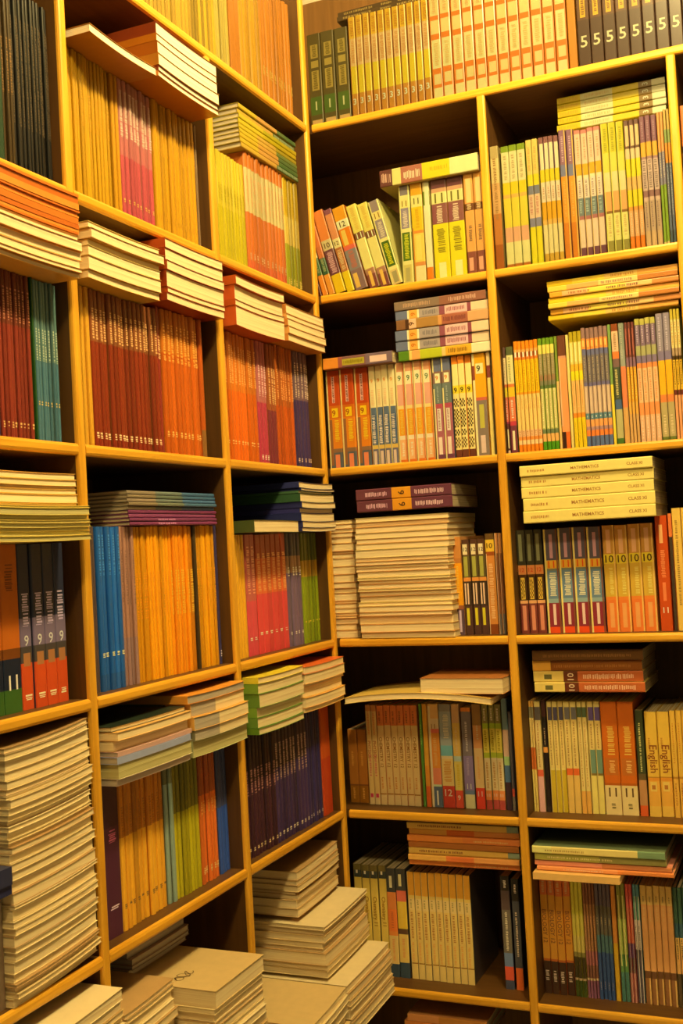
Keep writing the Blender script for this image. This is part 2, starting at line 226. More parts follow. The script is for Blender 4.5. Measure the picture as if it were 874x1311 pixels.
("R1r2",3,0.295,0.3389,0.02,0.389,0.2196,0.18,0,0,0,None,None,"patterned cream textbook marked black 9",{"b":((0.08,(228,136,42)),(0.29,(228,226,162)),(0.37,(228,212,57)),(0.92,(228,220,153)),(1,(106,58,47))),"c":(228,136,42),"q":((0.1,0.9,0.42,0.5,(73,48,29)),(0.1,0.9,0.52,0.7,(73,48,29)),(0.1,0.9,0.72,0.78,(55,36,29)),(0.1,0.9,0.8,0.9,(91,61,38))),"t":(("9",0.335,0.8,(55,40,29),0),)}),
("R1r2",1,0.3408,0.3709,0.02,0.389,0.2196,0.18,0,0,0,None,None,"orange and grey textbook marked 9",{"b":((0.43,(228,168,33)),(0.46,(198,101,86)),(1,(131,119,119))),"c":(228,168,33),"p":((0,0.2,0,0.12,(228,228,182)),(0,0.22,0.12,0.26,(137,72,66)),(0,0.2,0.26,1,(228,228,182)),(0.3,0.85,0.1,0.2,(228,228,182)),(0.4,0.75,0.5,0.73,(185,185,86)),(0.4,0.75,0.8,0.97,(215,195,201))),"t":(("9",0.15,0.45,(76,76,47),0),)}),
("R1r2",1,0.3728,0.3821,0.02,0.389,0.2196,0.18,0,0,0,None,None,"thin cream textbook with red label",{"b":((0.13,(228,208,162)),(0.25,(136,68,66)),(1,(228,212,134))),"c":(228,208,162)}),
("R2r2",1,0.4094,0.4159,0.02,0.389,0.225,0.19,0,0,0,None,None,"dark brown textbook with olive label",{"b":((0.1,(92,68,66)),(0.35,(223,202,161)),(0.38,(198,106,66)),(0.47,(208,193,56)),(0.7,(198,106,85)),(0.72,(142,48,85)),(0.97,(90,53,56)),(1,(222,194,180))),"c":(92,68,66),"p":((0.3,0.7,0.77,0.95,(228,226,189)),),"d":((0.35,0.7,0.5,0.68,(228,218,218)),(0.3,0.6,0.12,0.33,(150,127,104)))}),
("R2r2",1,0.4164,0.4316,0.02,0.389,0.225,0.19,0,0,0,None,None,"thin textbook with crimson lower band",{"b":((0.08,(85,96,66)),(0.35,(217,213,161)),(0.38,(214,122,66)),(0.47,(222,194,47)),(0.7,(214,119,85)),(0.74,(186,58,85)),(1,(113,54,80))),"c":(85,96,66),"p":((0.35,0.7,0.79,0.97,(228,226,199)),),"d":((0.35,0.7,0.5,0.68,(228,218,218)),(0.3,0.6,0.1,0.33,(154,158,113)))}),
("R2r2",6,0.4325,0.4844,0.02,0.389,0.235,0.19,0,0,0,None,None,"orange and yellow textbook with white tick",{"b":((0.075,(228,139,29)),(0.1,(228,171,104)),(0.14,(159,88,47)),(0.17,(214,122,47)),(0.46,(228,195,32)),(0.48,(228,155,37)),(0.8,(228,203,132)),(0.86,(228,187,151)),(0.89,(228,147,66)),(0.93,(228,203,161)),(1,(228,134,29))),"c":(228,139,29),"p":((0.25,0.75,0.1,0.145,(228,235,227)),),"d":((0.3,0.7,0.18,0.45,(203,153,29)),(0.4,0.65,0.52,0.62,(219,162,85)),(0.35,0.7,0.81,0.86,(172,128,94)))}),
("R2r2",4,0.4848,0.5189,0.02,0.389,0.235,0.19,0,0,0,None,None,"green and grey textbook with cream panel",{"b":((0.06,(105,148,37)),(0.14,(228,215,113)),(0.33,(148,138,104)),(0.38,(149,119,94)),(0.42,(122,125,104)),(0.45,(88,115,66)),(0.81,(178,183,113)),(0.85,(106,124,94)),(0.92,(228,178,113)),(1,(75,146,29))),"c":(105,148,37),"p":((0.25,0.7,0.45,0.8,(228,226,170)),),"d":((0.3,0.75,0.16,0.32,(176,167,142)),(0.35,0.6,0.47,0.78,(200,184,132)))}),
("R2r2",1,0.5198,0.5256,0.02,0.389,0.235,0.19,0,0,0,None,None,"thin green edged textbook",{"b":((0.4,(124,149,61)),(1,(222,194,132))),"c":(124,149,61)}),
("R2r2",1,0.5256,0.5429,0.02,0.389,0.235,0.19,0,0,0,None,None,"salmon textbook with orange foot",{"b":((0.18,(107,63,47)),(0.2,(203,145,123)),(0.85,(228,155,104)),(1,(220,109,42))),"c":(107,63,47),"p":((0,0.5,0.85,1,(57,35,32)),(0,0.2,0.2,0.8,(228,187,161)))}),
("R2r2",1,0.5433,0.5495,0.02,0.389,0.235,0.19,0,0,0,None,None,"thin cream textbook",{"b":((1,(228,215,142)),),"c":(228,215,142)}),
("R2r2",3,0.55,0.5759,0.02,0.389,0.24,0.19,0,0,0,None,None,"olive topped yellow textbook",{"b":((0.09,(175,160,37)),(0.28,(224,209,123)),(0.34,(228,179,56)),(0.42,(228,215,37)),(0.7,(228,187,123)),(0.74,(228,139,47)),(1,(228,203,37))),"c":(175,160,37),"p":((0.35,0.6,0.1,0.26,(228,234,180)),),"d":((0.35,0.65,0.45,0.68,(225,155,85)),(0.4,0.6,0.78,0.96,(220,170,29)))}),
("R2r2",6,0.5755,0.629,0.02,0.389,0.245,0.19,0,0,0,None,None,"blue footed textbook with orange bands",{"b":((0.09,(144,114,118)),(0.18,(228,147,75)),(0.23,(103,108,161)),(0.46,(116,111,123)),(0.49,(107,104,161)),(0.72,(191,168,161)),(0.77,(89,131,161)),(0.83,(228,163,104)),(0.86,(173,136,151)),(0.91,(228,132,66)),(1,(90,111,170))),"c":(144,114,118),"p":((0.3,0.7,0.105,0.16,(228,195,123)),(0.3,0.65,0.5,0.71,(215,193,180))),"d":((0.35,0.65,0.25,0.45,(175,160,142)),(0.35,0.65,0.74,0.76,(226,233,237)))}),
("R2r2",1,0.6295,0.636,0.02,0.389,0.245,0.19,0,0,0,None,None,"thin green and yellow textbook",{"b":((0.5,(122,160,94)),(1,(228,210,75))),"c":(122,160,94)}),
("R2r2",1,0.6364,0.6508,0.02,0.389,0.245,0.19,0,0,0,None,None,"dark textbook with green lettering",{"b":((0.06,(137,71,37)),(0.23,(221,186,161)),(0.29,(228,124,66)),(0.36,(118,93,99)),(0.63,(66,79,66)),(0.71,(72,99,151)),(0.95,(177,175,132)),(1,(71,111,47))),"c":(99,116,85),"d":((0.25,0.65,0.38,0.61,(209,201,142)),(0.3,0.7,0.08,0.22,(161,129,104)))}),
("R2r2",1,0.6512,0.6627,0.02,0.389,0.245,0.19,0,0,0,None,None,"grey green and salmon textbook",{"b":((0.22,(134,145,142)),(0.36,(146,154,156)),(0.7,(215,130,94)),(1,(204,161,104))),"c":(134,145,142),"d":((0.3,0.6,0.03,0.3,(178,183,180)),)}),
("R2r2",3,0.6632,0.6824,0.02,0.389,0.245,0.19,0,0,0,None,None,"maroon topped tan textbook",{"b":((0.29,(112,62,61)),(0.37,(134,102,132)),(0.66,(219,162,56)),(0.76,(220,170,85)),(1,(205,165,113))),"c":(112,62,61),"p":((0.3,0.65,0.05,0.27,(169,100,94)),),"d":((0.35,0.7,0.4,0.64,(228,211,104)),)}),
("R2r2",4,0.6829,0.7243,0.02,0.389,0.25,0.19,0,0,0,None,None,"mauve and peach textbook",{"b":((0.05,(177,175,94)),(0.22,(120,101,137)),(0.3,(161,163,123)),(0.36,(122,109,156)),(0.4,(228,139,85)),(0.68,(228,187,151)),(0.78,(228,147,94)),(1,(220,178,151))),"c":(177,175,94),"d":((0.3,0.65,0.06,0.2,(192,176,208)),(0.3,0.7,0.42,0.66,(217,150,104)),(0.35,0.65,0.8,0.97,(228,210,199)))}),
("R2r2",2,0.7248,0.7527,0.02,0.389,0.255,0.19,0,0,0,None,None,"grey and orange textbook with olive foot",{"b":((0.3,(137,130,161)),(0.37,(122,113,161)),(0.64,(228,175,37)),(0.7,(215,130,75)),(0.97,(176,163,123)),(1,(101,116,56))),"c":(137,130,161),"d":((0.3,0.65,0.03,0.3,(185,180,213)),(0.3,0.7,0.8,0.95,(216,201,170)))}),
("R2r2",3,0.7532,0.7718,0.02,0.389,0.26,0.19,0,0,0,None,None,"olive and amber textbook",{"b":((0.08,(192,176,66)),(0.3,(224,209,151)),(0.36,(167,143,123)),(0.39,(73,52,29)),(0.62,(228,187,61)),(0.66,(105,46,47)),(1,(228,163,123))),"c":(192,176,66),"d":((0.3,0.7,0.4,0.6,(98,69,29)),(0.3,0.7,0.1,0.28,(196,153,75)))}),
("R1r3",1,0.2669,0.2874,0.04,0.009,0.212,0.19,0,0,0,None,None,"tan and orange textbook with navy foot",{"b":((0.22,(208,143,80)),(0.27,(189,124,69)),(0.7,(241,167,32)),(0.74,(162,95,69)),(1,(95,73,97))),"c":(227,162,102),"p":((0,0.12,0,1,(241,202,142)),(0.45,0.7,0.75,0.97,(206,189,237))),"d":((0.35,0.65,0.3,0.65,(241,200,86)),)}),
("R1r3",3,0.289,0.3411,0.04,0.009,0.205,0.19,0,0,0,None,None,"dark textbook marked 12 with green panels",{"b":((0.05,(86,58,46)),(0.17,(107,73,46)),(0.4,(96,86,57)),(0.44,(235,158,80)),(0.7,(69,53,46)),(1,(86,58,57))),"c":(86,58,46),"p":((0.1,0.75,0.05,0.16,(241,232,203)),(0.2,0.7,0.18,0.39,(175,178,91)),(0.12,0.32,0.46,0.68,(241,211,195)),(0.48,0.68,0.46,0.68,(241,211,195)),(0.25,0.62,0.72,0.9,(224,217,57))),"t":(("12",0.105,0.48,(66,48,35),0),)}),
("R1r3",1,0.3416,0.3616,0.04,0.009,0.215,0.19,0,0,0,None,None,"brown textbook marked 10",{"b":((0.06,(108,82,46)),(0.18,(239,200,69)),(0.22,(160,81,35)),(0.9,(216,144,74)),(1,(142,75,35))),"c":(108,82,46),"p":((0,0.12,0.2,1,(241,212,179)),),"d":((0.25,0.8,0.3,0.85,(241,199,150)),),"t":(("10",0.12,0.6,(86,58,29),0),)}),
("R1r3",2,0.3622,0.3769,0.04,0.009,0.215,0.19,0,0,0,None,None,"thin brown textbook beside upright",{"b":((0.2,(217,153,97)),(0.8,(148,98,69)),(1,(116,110,114))),"c":(217,153,97),"p":((0,0.2,0,1,(241,212,190)),)}),
("R2r3",1,0.4094,0.4097,0.04,0.009,0.218,0.19,0,0,0,None,None,"thin dark brown textbook at upright",{"b":((0.33,(94,76,48)),(0.4,(241,145,83)),(0.66,(115,82,37)),(1,(117,58,54))),"c":(94,76,48)}),
("R2r3",3,0.4097,0.4647,0.04,0.009,0.218,0.19,0,0,0,None,None,"brown textbook with orange label",{"b":((0.34,(68,65,54)),(0.43,(241,160,99)),(0.45,(97,57,31)),(0.68,(77,51,31)),(0.71,(237,179,130)),(1,(130,63,60))),"c":(68,65,54),"p":((0.25,0.65,0.04,0.3,(149,155,124)),(0.25,0.75,0.46,0.67,(241,206,89)),(0.3,0.75,0.73,0.97,(226,150,130))),"q":((0.3,0.7,0.48,0.66,(98,66,31)),),"t":(("12",0.385,0.5,(233,84,60),0),)}),
("R2r3",4,0.4672,0.5876,0.04,0.009,0.218,0.19,0,0,0,None,None,"blue and maroon textbook marked 11",{"b":((0.3,(95,90,118)),(0.38,(241,190,66)),(0.4,(123,134,130)),(0.67,(109,143,188)),(0.71,(147,179,199)),(0.94,(146,50,72)),(1,(241,87,41))),"c":(93,80,106),"p":((0,0.16,0,1,(241,229,152)),(0.88,1,0,1,(132,82,60)),(0.42,0.65,0.05,0.28,(210,163,199)),(0.45,0.65,0.72,0.92,(241,216,221))),"d":((0.3,0.8,0.42,0.65,(241,241,225)),),"t":(("11",0.34,0.5,(241,84,37),0),)}),
("R2r3",4,0.5891,0.6917,0.04,0.009,0.218,0.19,0,0,0,None,None,"olive textbook marked 10 with orange foot",{"b":((0.27,(209,154,77)),(0.36,(241,221,65)),(0.67,(221,183,72)),(0.7,(241,141,60)),(1,(241,130,61))),"c":(227,164,83),"p":((0.86,1,0,1,(241,203,120)),(0.3,0.65,0.04,0.26,(241,193,155)),(0.3,0.65,0.73,0.96,(241,173,109))),"d":((0.4,0.75,0.4,0.65,(241,226,130)),),"t":(("10",0.315,0.62,(90,61,29),0),)}),
("R2r3",1,0.6963,0.7206,0.04,0.009,0.232,0.19,0,0,0,None,None,"red textbook marked 11",{"b":((1,(207,82,31)),),"c":(198,77,31),"p":((0.3,0.6,0.08,0.24,(241,186,131)),(0.35,0.62,0.58,0.74,(241,141,92))),"d":((0.3,0.7,0.3,0.54,(241,151,99)),),"t":(("11",0.82,0.5,(241,237,231),0),)}),
("R2r3",1,0.7221,0.7297,0.04,0.009,0.235,0.19,0,0,0,None,None,"thin black textbook beside red one",{"b":((0.2,(241,134,76)),(1,(73,60,54))),"c":(241,134,76)}),
("R2r3",2,0.7297,0.7656,0.04,0.009,0.245,0.19,0,0,0,None,None,"tan textbook at frame edge",{"b":((1,(241,204,104)),),"c":(241,204,104),"d":((0.3,0.6,0.1,0.8,(178,142,72)),)}),
("R1r4",2,-0.0167,0.0289,0.07,-0.3682,0.165,0.19,0,0,0,None,None,"short brown book beside corner post",{"b":((0.75,(201,131,59)),(0.77,(142,87,51)),(1,(174,116,41))),"c":(201,131,59),"d":((0.35,0.6,0.3,0.5,(241,183,90)),(0.35,0.6,0.8,0.95,(241,183,90)))}),
("R1r4",2,0.0341,0.061,0.06,-0.3682,0.222,0.19,0,0,0,None,None,"cream physics textbook with maroon mark",{"b":((0.06,(224,160,110)),(0.9,(241,212,148)),(1,(241,218,173))),"c":(224,160,110),"p":((0.25,0.8,0.89,0.93,(221,71,118)),),"d":((0.3,0.7,0.06,0.3,(230,160,110)),(0.3,0.75,0.5,0.72,(225,126,126))),"t":(("PHYSICS",0.45,0.62,(189,103,76),1),)}),
("R1r4",6,0.0616,0.1579,0.06,-0.3682,0.222,0.19,0,0,0,None,None,"cream chemistry textbook with brown top",{"b":((0.2,(241,147,92)),(0.9,(241,214,158)),(1,(241,217,171))),"c":(241,147,92),"p":((0.08,0.95,0.885,0.895,(172,102,51)),),"d":((0.3,0.6,0.72,0.84,(223,153,93)),(0.3,0.6,0.06,0.18,(161,95,68))),"t":(("CHEMISTRY 12",0.47,0.5,(166,109,59),1),)}),
("R1r4",1,0.1621,0.1692,0.06,-0.3682,0.225,0.19,0,0,0,None,None,"thin green textbook",{"b":((1,(98,160,76)),),"c":(98,160,76),"d":((0.3,0.6,0.2,0.4,(187,241,139)),)}),
("R1r4",1,0.1697,0.181,0.06,-0.3682,0.225,0.19,0,0,0,None,None,"thin brown and orange textbook",{"b":((0.6,(241,185,79)),(0.8,(241,168,69)),(1,(241,117,61))),"c":(241,185,79)}),
("R1r4",1,0.1824,0.2078,0.06,-0.3682,0.225,0.19,0,0,0,None,None,"cream and red textbook with navy foot",{"b":((0.14,(241,203,148)),(0.24,(241,224,201)),(0.28,(241,128,120)),(0.62,(241,163,80)),(0.78,(241,152,128)),(0.8,(210,234,210)),(1,(99,119,160))),"c":(241,227,204),"p":((0,0.25,0.02,1,(241,228,203)),(0.5,0.65,0.84,0.98,(241,240,241))),"d":((0.4,0.75,0.33,0.6,(241,194,126)),),"t":(("11",0.215,0.42,(176,130,93),0),)}),
("R1r4",1,0.2083,0.2365,0.06,-0.3682,0.225,0.19,0,0,0,None,None,"grey and teal textbook marked 12",{"b":((0.07,(152,156,177)),(0.4,(171,191,219)),(0.5,(128,204,241)),(0.53,(241,227,199)),(0.79,(241,219,157)),(1,(213,77,68))),"c":(152,156,177),"d":((0.3,0.8,0.1,0.34,(240,240,241)),(0.2,0.85,0.55,0.75,(226,167,93))),"t":(("12",0.855,0.55,(241,224,217),0),)}),
("R1r4",1,0.237,0.2554,0.06,-0.3682,0.225,0.19,0,0,0,None,None,"tan and olive textbook with red foot",{"b":((0.18,(230,194,160)),(0.5,(241,212,130)),(0.55,(198,230,241)),(0.83,(241,227,131)),(1,(241,97,82))),"c":(230,194,160),"d":((0.35,0.65,0.22,0.48,(241,219,180)),(0.35,0.7,0.58,0.8,(231,208,76))),"t":(("9",0.9,0.6,(241,229,217),0),)}),
("R1r4",1,0.2586,0.2816,0.06,-0.3682,0.218,0.19,0,0,0,None,None,"dark grey textbook marked 11 with pale foot",{"b":((0.04,(241,155,80)),(0.48,(141,135,160)),(0.82,(156,142,219)),(0.86,(120,147,210)),(1,(241,240,203))),"c":(101,92,110),"d":((0.35,0.6,0.14,0.44,(230,227,241)),(0.35,0.6,0.5,0.68,(199,185,241))),"t":(("11",0.78,0.5,(230,237,241),0),)}),
("R1r4",1,0.2834,0.3044,0.06,-0.3682,0.225,0.19,0,0,0,None,None,"brown textbook with red foot marked 11",{"b":((0.2,(170,136,93)),(0.42,(233,174,126)),(0.8,(241,213,165)),(1,(241,79,67))),"c":(170,136,93),"d":((0.4,0.65,0.2,0.34,(241,222,190)),(0.35,0.6,0.5,0.72,(241,188,131))),"t":(("11",0.855,0.55,(241,219,217),0),)}),
("R1r4",3,0.3055,0.3486,0.06,-0.3682,0.225,0.19,0,0,0,None,None,"green and yellow textbook marked 11",{"b":((0.18,(151,149,101)),(0.23,(182,219,76)),(0.46,(241,232,109)),(0.51,(188,212,76)),(0.53,(241,230,204)),(0.82,(241,225,186)),(0.91,(241,152,93)),(1,(190,83,84))),"c":(151,149,101),"d":((0.3,0.65,0.04,0.16,(241,235,220)),(0.25,0.7,0.25,0.44,(183,171,51)),(0.3,0.65,0.55,0.8,(206,159,93))),"t":(("11",0.865,0.5,(241,229,229),0),)}),
("R1r4",1,0.3499,0.3633,0.06,-0.3682,0.238,0.19,0,0,0,None,None,"dark teal textbook",{"b":((0.28,(142,183,219)),(0.52,(241,209,203)),(0.6,(182,226,168)),(0.75,(90,132,193)),(1,(78,56,76))),"c":(115,140,168)}),
("R1r4",1,0.3638,0.3704,0.06,-0.3682,0.21,0.19,0,0,0,None,None,"thin dark textbook with red mark",{"b":((0.78,(110,106,126)),(0.86,(241,102,95)),(1,(149,142,143))),"c":(110,106,126)}),
("R2r4",2,0.4094,0.4205,0.06,-0.3682,0.232,0.19,0,0,0,None,None,"cream textbook with rust label",{"b":((0.05,(237,184,95)),(0.15,(137,131,108)),(0.42,(241,219,144)),(0.62,(212,114,56)),(1,(241,218,130))),"c":(237,184,95),"d":((0.35,0.6,0.17,0.4,(199,150,95)),),"t":(("4",0.93,0.5,(177,127,69),0),)}),
("R2r4",1,0.4213,0.435,0.06,-0.3682,0.232,0.19,0,0,0,None,None,"cream and pink textbook",{"b":((0.05,(241,225,153)),(0.17,(116,108,115)),(0.62,(241,218,155)),(0.68,(241,109,81)),(1,(241,187,197))),"c":(241,225,153),"d":((0.35,0.6,0.2,0.6,(193,139,95)),)}),
("R2r4",1,0.4363,0.4469,0.06,-0.3682,0.235,0.19,0,0,0,None,None,"narrow black textbook",{"b":((0.15,(81,48,50)),(0.42,(38,35,36)),(0.47,(241,170,89)),(0.95,(44,35,36)),(1,(60,52,56))),"c":(81,48,50),"d":((0.4,0.65,0.25,0.4,(207,177,147)),)}),
("R2r4",3,0.4482,0.4824,0.06,-0.3682,0.232,0.19,0,0,0,None,None,"cream textbook with navy top and olive foot",{"b":((0.05,(241,225,153)),(0.17,(94,91,134)),(0.6,(241,218,143)),(0.62,(241,227,151)),(1,(213,188,56))),"c":(241,225,153),"p":((0,0.2,0,1,(241,223,153)),),"d":((0.4,0.62,0.18,0.58,(165,116,63)),)}),
("R2r4",2,0.4832,0.5108,0.06,-0.3682,0.232,0.19,0,0,0,None,None,"cream textbook with red lower band",{"b":((0.05,(241,225,153)),(0.16,(125,125,141)),(0.6,(241,218,143)),(0.66,(241,115,59)),(1,(241,205,122))),"c":(241,225,153),"p":((0,0.2,0,0.6,(241,223,153)),),"d":((0.4,0.62,0.18,0.58,(165,116,63)),)}),
("R2r4",2,0.5117,0.5315,0.06,-0.3682,0.232,0.19,0,0,0,None,None,"cream textbook with green top",{"b":((0.05,(241,225,153)),(0.14,(96,118,95)),(0.78,(241,222,154)),(0.8,(241,227,151)),(1,(241,186,99))),"c":(241,225,153),"d":((0.4,0.62,0.18,0.76,(198,139,63)),)}),
("R2r4",2,0.5324,0.5591,0.06,-0.3682,0.232,0.19,0,0,0,None,None,"cream textbook with violet top and teal panel",{"b":((0.05,(241,225,153)),(0.17,(110,92,174)),(0.43,(241,218,143)),(0.64,(118,156,147)),(0.66,(141,120,63)),(1,(241,229,139))),"c":(241,225,153),"p":((0,0.15,0,1,(241,223,153)),),"d":((0.4,0.62,0.2,0.42,(165,116,63)),)}),
("R2r4",2,0.5603,0.6278,0.06,-0.3682,0.232,0.19,0,0,0,None,None,"thick rust textbook marked 11",{"b":((0.72,(217,114,36)),(0.74,(189,102,36)),(1,(241,223,170))),"c":(211,108,36),"p":((0.12,0.9,0.5,0.65,(204,118,50)),),"d":((0.3,0.8,0.22,0.48,(241,204,100)),(0.35,0.75,0.52,0.63,(241,197,123)),(0.35,0.65,0.9,0.95,(128,114,69))),"t":(("11",0.8,0.55,(106,76,43),0),)}),
("R2r4",1,0.6298,0.6465,0.06,-0.3682,0.215,0.19,0,0,0,None,None,"thin dark green textbook with brown foot",{"b":((0.6,(68,79,56)),(0.66,(108,92,63)),(0.9,(199,150,108)),(1,(230,104,56))),"c":(68,79,56),"d":((0.35,0.6,0.12,0.58,(232,232,160)),)}),
("R2r4",2,0.6485,0.6969,0.06,-0.3682,0.212,0.19,0,0,0,None,None,"tan textbook titled English",{"b":((0.62,(241,202,87)),(0.63,(198,139,56)),(0.66,(239,163,63)),(0.9,(241,186,85)),(1,(241,203,100))),"c":(241,202,87),"p":((0.2,0.75,0.67,0.76,(241,213,121)),(0.32,0.62,0.7,0.74,(196,129,63))),"d":((0.2,0.4,0.25,0.36,(198,139,63)),),"t":(("English",0.45,0.85,(150,83,43),1),)}),
("R2r4",3,0.6981,0.733,0.06,-0.3682,0.215,0.19,0,0,0,None,None,"plain tan textbook at frame edge",{"b":((0.62,(241,198,88)),(0.64,(198,139,56)),(1,(241,193,89))),"c":(241,198,88),"d":((0.35,0.6,0.12,0.5,(219,151,56)),(0.35,0.6,0.68,0.9,(196,129,56)))}),
("R1r5",4,-0.0157,0.0622,0.06,-0.7486,0.245,0.19,0,0,0,None,None,"yellow chemistry textbook with black top",{"b":((0.055,(128,116,73)),(0.12,(72,80,82)),(0.92,(241,215,112)),(1,(241,127,82))),"c":(128,116,73),"p":((0,0.12,0,1,(143,124,82)),(0.35,0.6,0.055,0.085,(241,235,219))),"t":(("Chemistry 11",0.42,0.62,(162,112,39),1),)}),
("R1r5",1,0.0627,0.0851,0.06,-0.7486,0.24,0.19,0,0,0,None,None,"orange and tan textbook with black top",{"b":((0.22,(71,74,82)),(0.38,(228,142,82)),(0.58,(241,135,71)),(0.62,(241,151,79)),(0.88,(241,212,141)),(1,(66,87,114))),"c":(71,74,82),"p":((0.35,0.65,0.07,0.18,(241,237,210)),),"d":((0.35,0.65,0.4,0.56,(212,114,73)),(0.35,0.65,0.65,0.85,(241,173,113)))}),
("R1r5",1,0.0856,0.1091,0.06,-0.7486,0.24,0.19,0,0,0,None,None,"amber and tan textbook with black top",{"b":((0.2,(71,74,82)),(0.3,(236,122,106)),(0.55,(241,207,82)),(0.6,(104,76,65)),(0.86,(241,212,127)),(1,(66,87,114))),"c":(71,74,82),"p":((0.3,0.6,0.05,0.16,(241,238,198)),),"d":((0.35,0.65,0.32,0.52,(241,210,97)),(0.35,0.65,0.64,0.82,(241,173,113)))}),
("R1r5",9,0.1118,0.2576,0.06,-0.7486,0.236,0.19,0,0,0,None,None,"tan textbook with orange top",{"b":((0.22,(241,180,70)),(0.25,(241,215,128)),(0.36,(241,218,158)),(0.85,(241,214,136)),(0.86,(169,112,49)),(1,(241,216,144))),"c":(77,69,73),"p":((0,0.12,0,1,(241,216,155)),),"d":((0.3,0.6,0.26,0.34,(170,158,106)),(0.3,0.68,0.38,0.63,(198,140,82)),(0.3,0.6,0.66,0.84,(240,182,106)))}),
("R1r5",1,0.3247,0.3452,0.06,-0.7486,0.24,0.19,0,0,0,None,None,"dark textbook with pale title and red foot",{"b":((0.13,(50,46,49)),(0.3,(98,82,90)),(0.68,(122,116,114)),(0.8,(116,142,204)),(0.92,(241,102,81)),(1,(79,87,122))),"c":(50,46,49),"d":((0.35,0.7,0.04,0.11,(241,235,231)),(0.35,0.65,0.32,0.66,(241,235,222)))}),
("R1r5",1,0.3486,0.3655,0.06,-0.7486,0.235,0.19,0,0,0,None,None,"thin dark textbook with orange foot",{"b":((0.2,(50,46,49)),(0.8,(85,88,106)),(1,(241,118,62))),"c":(50,46,49),"d":((0.35,0.7,0.05,0.13,(241,224,216)),(0.35,0.65,0.3,0.7,(241,223,207)))}),
("R2r5",4,0.4094,0.4742,0.06,-0.7486,0.242,0.19,0,0,0,None,None,"tan biology textbook with black foot",{"b":((0.15,(241,133,81)),(0.7,(241,175,73)),(0.72,(213,116,59)),(1,(80,56,47))),"c":(241,140,68),"d":((0.3,0.7,0.03,0.13,(241,198,143)),(0.25,0.75,0.8,0.9,(241,226,220))),"t":(("BIOLOGY 12",0.42,0.6,(157,90,59),1),)}),
("R2r5",3,0.4746,0.4996,0.06,-0.7486,0.242,0.19,0,0,0,None,None,"lime topped textbook with black foot",{"b":((0.3,(241,239,101)),(0.48,(241,232,116)),(0.62,(241,227,136)),(0.66,(166,159,96)),(0.84,(81,71,47)),(0.86,(218,192,162)),(1,(76,94,47))),"c":(241,239,101)}),
("R2r5",4,0.5002,0.5247,0.06,-0.7486,0.242,0.19,0,0,0,None,None,"thin brown and plum textbook",{"b":((0.2,(159,106,87)),(0.6,(195,145,106)),(0.72,(192,122,134)),(0.83,(151,105,96)),(0.85,(241,222,184)),(1,(160,106,153))),"c":(159,106,87),"d":((0.35,0.6,0.3,0.6,(241,182,140)),)}),
("R2r5",4,0.5249,0.5573,0.06,-0.7486,0.24,0.19,0,0,0,None,None,"navy textbook with green band",{"b":((0.2,(113,103,134)),(0.45,(122,119,115)),(0.6,(96,140,162)),(1,(67,100,181))),"c":(113,103,134),"d":((0.35,0.6,0.3,0.36,(218,192,153)),(0.4,0.6,0.85,0.92,(205,198,237)))}),
("R2r5",1,0.5581,0.5681,0.06,-0.7486,0.235,0.19,0,0,0,None,None,"narrow orange textbook",{"b":((0.5,(241,165,83)),(1,(241,199,64))),"c":(241,165,83)}),
("R2r5",2,0.5697,0.5874,0.06,-0.7486,0.24,0.19,0,0,0,None,None,"thin green textbook with dark foot",{"b":((0.3,(160,166,87)),(0.6,(190,213,115)),(0.75,(105,156,96)),(1,(80,132,134))),"c":(160,166,87),"p":((0.35,0.6,0.1,0.7,(241,236,172)),)}),
("R2r5",2,0.5885,0.6019,0.06,-0.7486,0.24,0.19,0,0,0,None,None,"thin red and plum textbook",{"b":((0.2,(241,106,110)),(0.5,(226,117,96)),(0.62,(106,80,143)),(0.75,(96,80,87)),(1,(184,122,124))),"c":(241,106,110),"p":((0.6,0.8,0.1,1,(241,195,185)),)}),
("R2r5",2,0.6027,0.6164,0.06,-0.7486,0.24,0.19,0,0,0,None,None,"thin dark teal textbook with lettering",{"b":((0.1,(99,163,199)),(0.3,(117,179,171)),(0.55,(241,227,232)),(1,(105,95,115))),"c":(99,163,199),"p":((0.7,0.9,0.1,1,(241,230,235)),),"d":((0.3,0.6,0.35,0.6,(104,88,87)),)}),
("R2r5",5,0.6179,0.6817,0.06,-0.7486,0.24,0.19,0,0,0,None,None,"tan textbook with jagged dark foot",{"b":((0.16,(240,208,134)),(0.72,(241,182,125)),(0.78,(118,81,59)),(1,(160,113,77))),"c":(240,208,134),"p":((0.7,0.95,0.78,1,(241,200,128)),),"d":((0.4,0.6,0.09,0.14,(130,119,96)),(0.4,0.65,0.18,0.3,(241,202,144)))}),
("R2r5",3,0.6825,0.7087,0.06,-0.7486,0.24,0.19,0,0,0,None,None,"dark green textbook at frame edge",{"b":((0.3,(70,108,96)),(0.42,(62,100,124)),(0.55,(241,200,122)),(0.72,(241,189,121)),(1,(96,80,59))),"c":(70,108,96),"d":((0.3,0.7,0.43,0.6,(128,104,77)),)}),
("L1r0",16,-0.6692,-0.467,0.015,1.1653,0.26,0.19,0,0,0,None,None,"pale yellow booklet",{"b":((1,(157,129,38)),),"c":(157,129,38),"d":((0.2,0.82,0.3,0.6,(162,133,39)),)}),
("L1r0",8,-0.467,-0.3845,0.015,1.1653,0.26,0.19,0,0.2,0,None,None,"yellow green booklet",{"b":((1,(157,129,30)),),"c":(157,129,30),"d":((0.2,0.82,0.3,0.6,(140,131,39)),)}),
("L1r0",5,-0.3845,-0.325,0.015,1.1653,0.26,0.19,0,0,0,None,None,"cream yellow booklet",{"b":((1,(157,143,67)),),"c":(157,143,67)}),
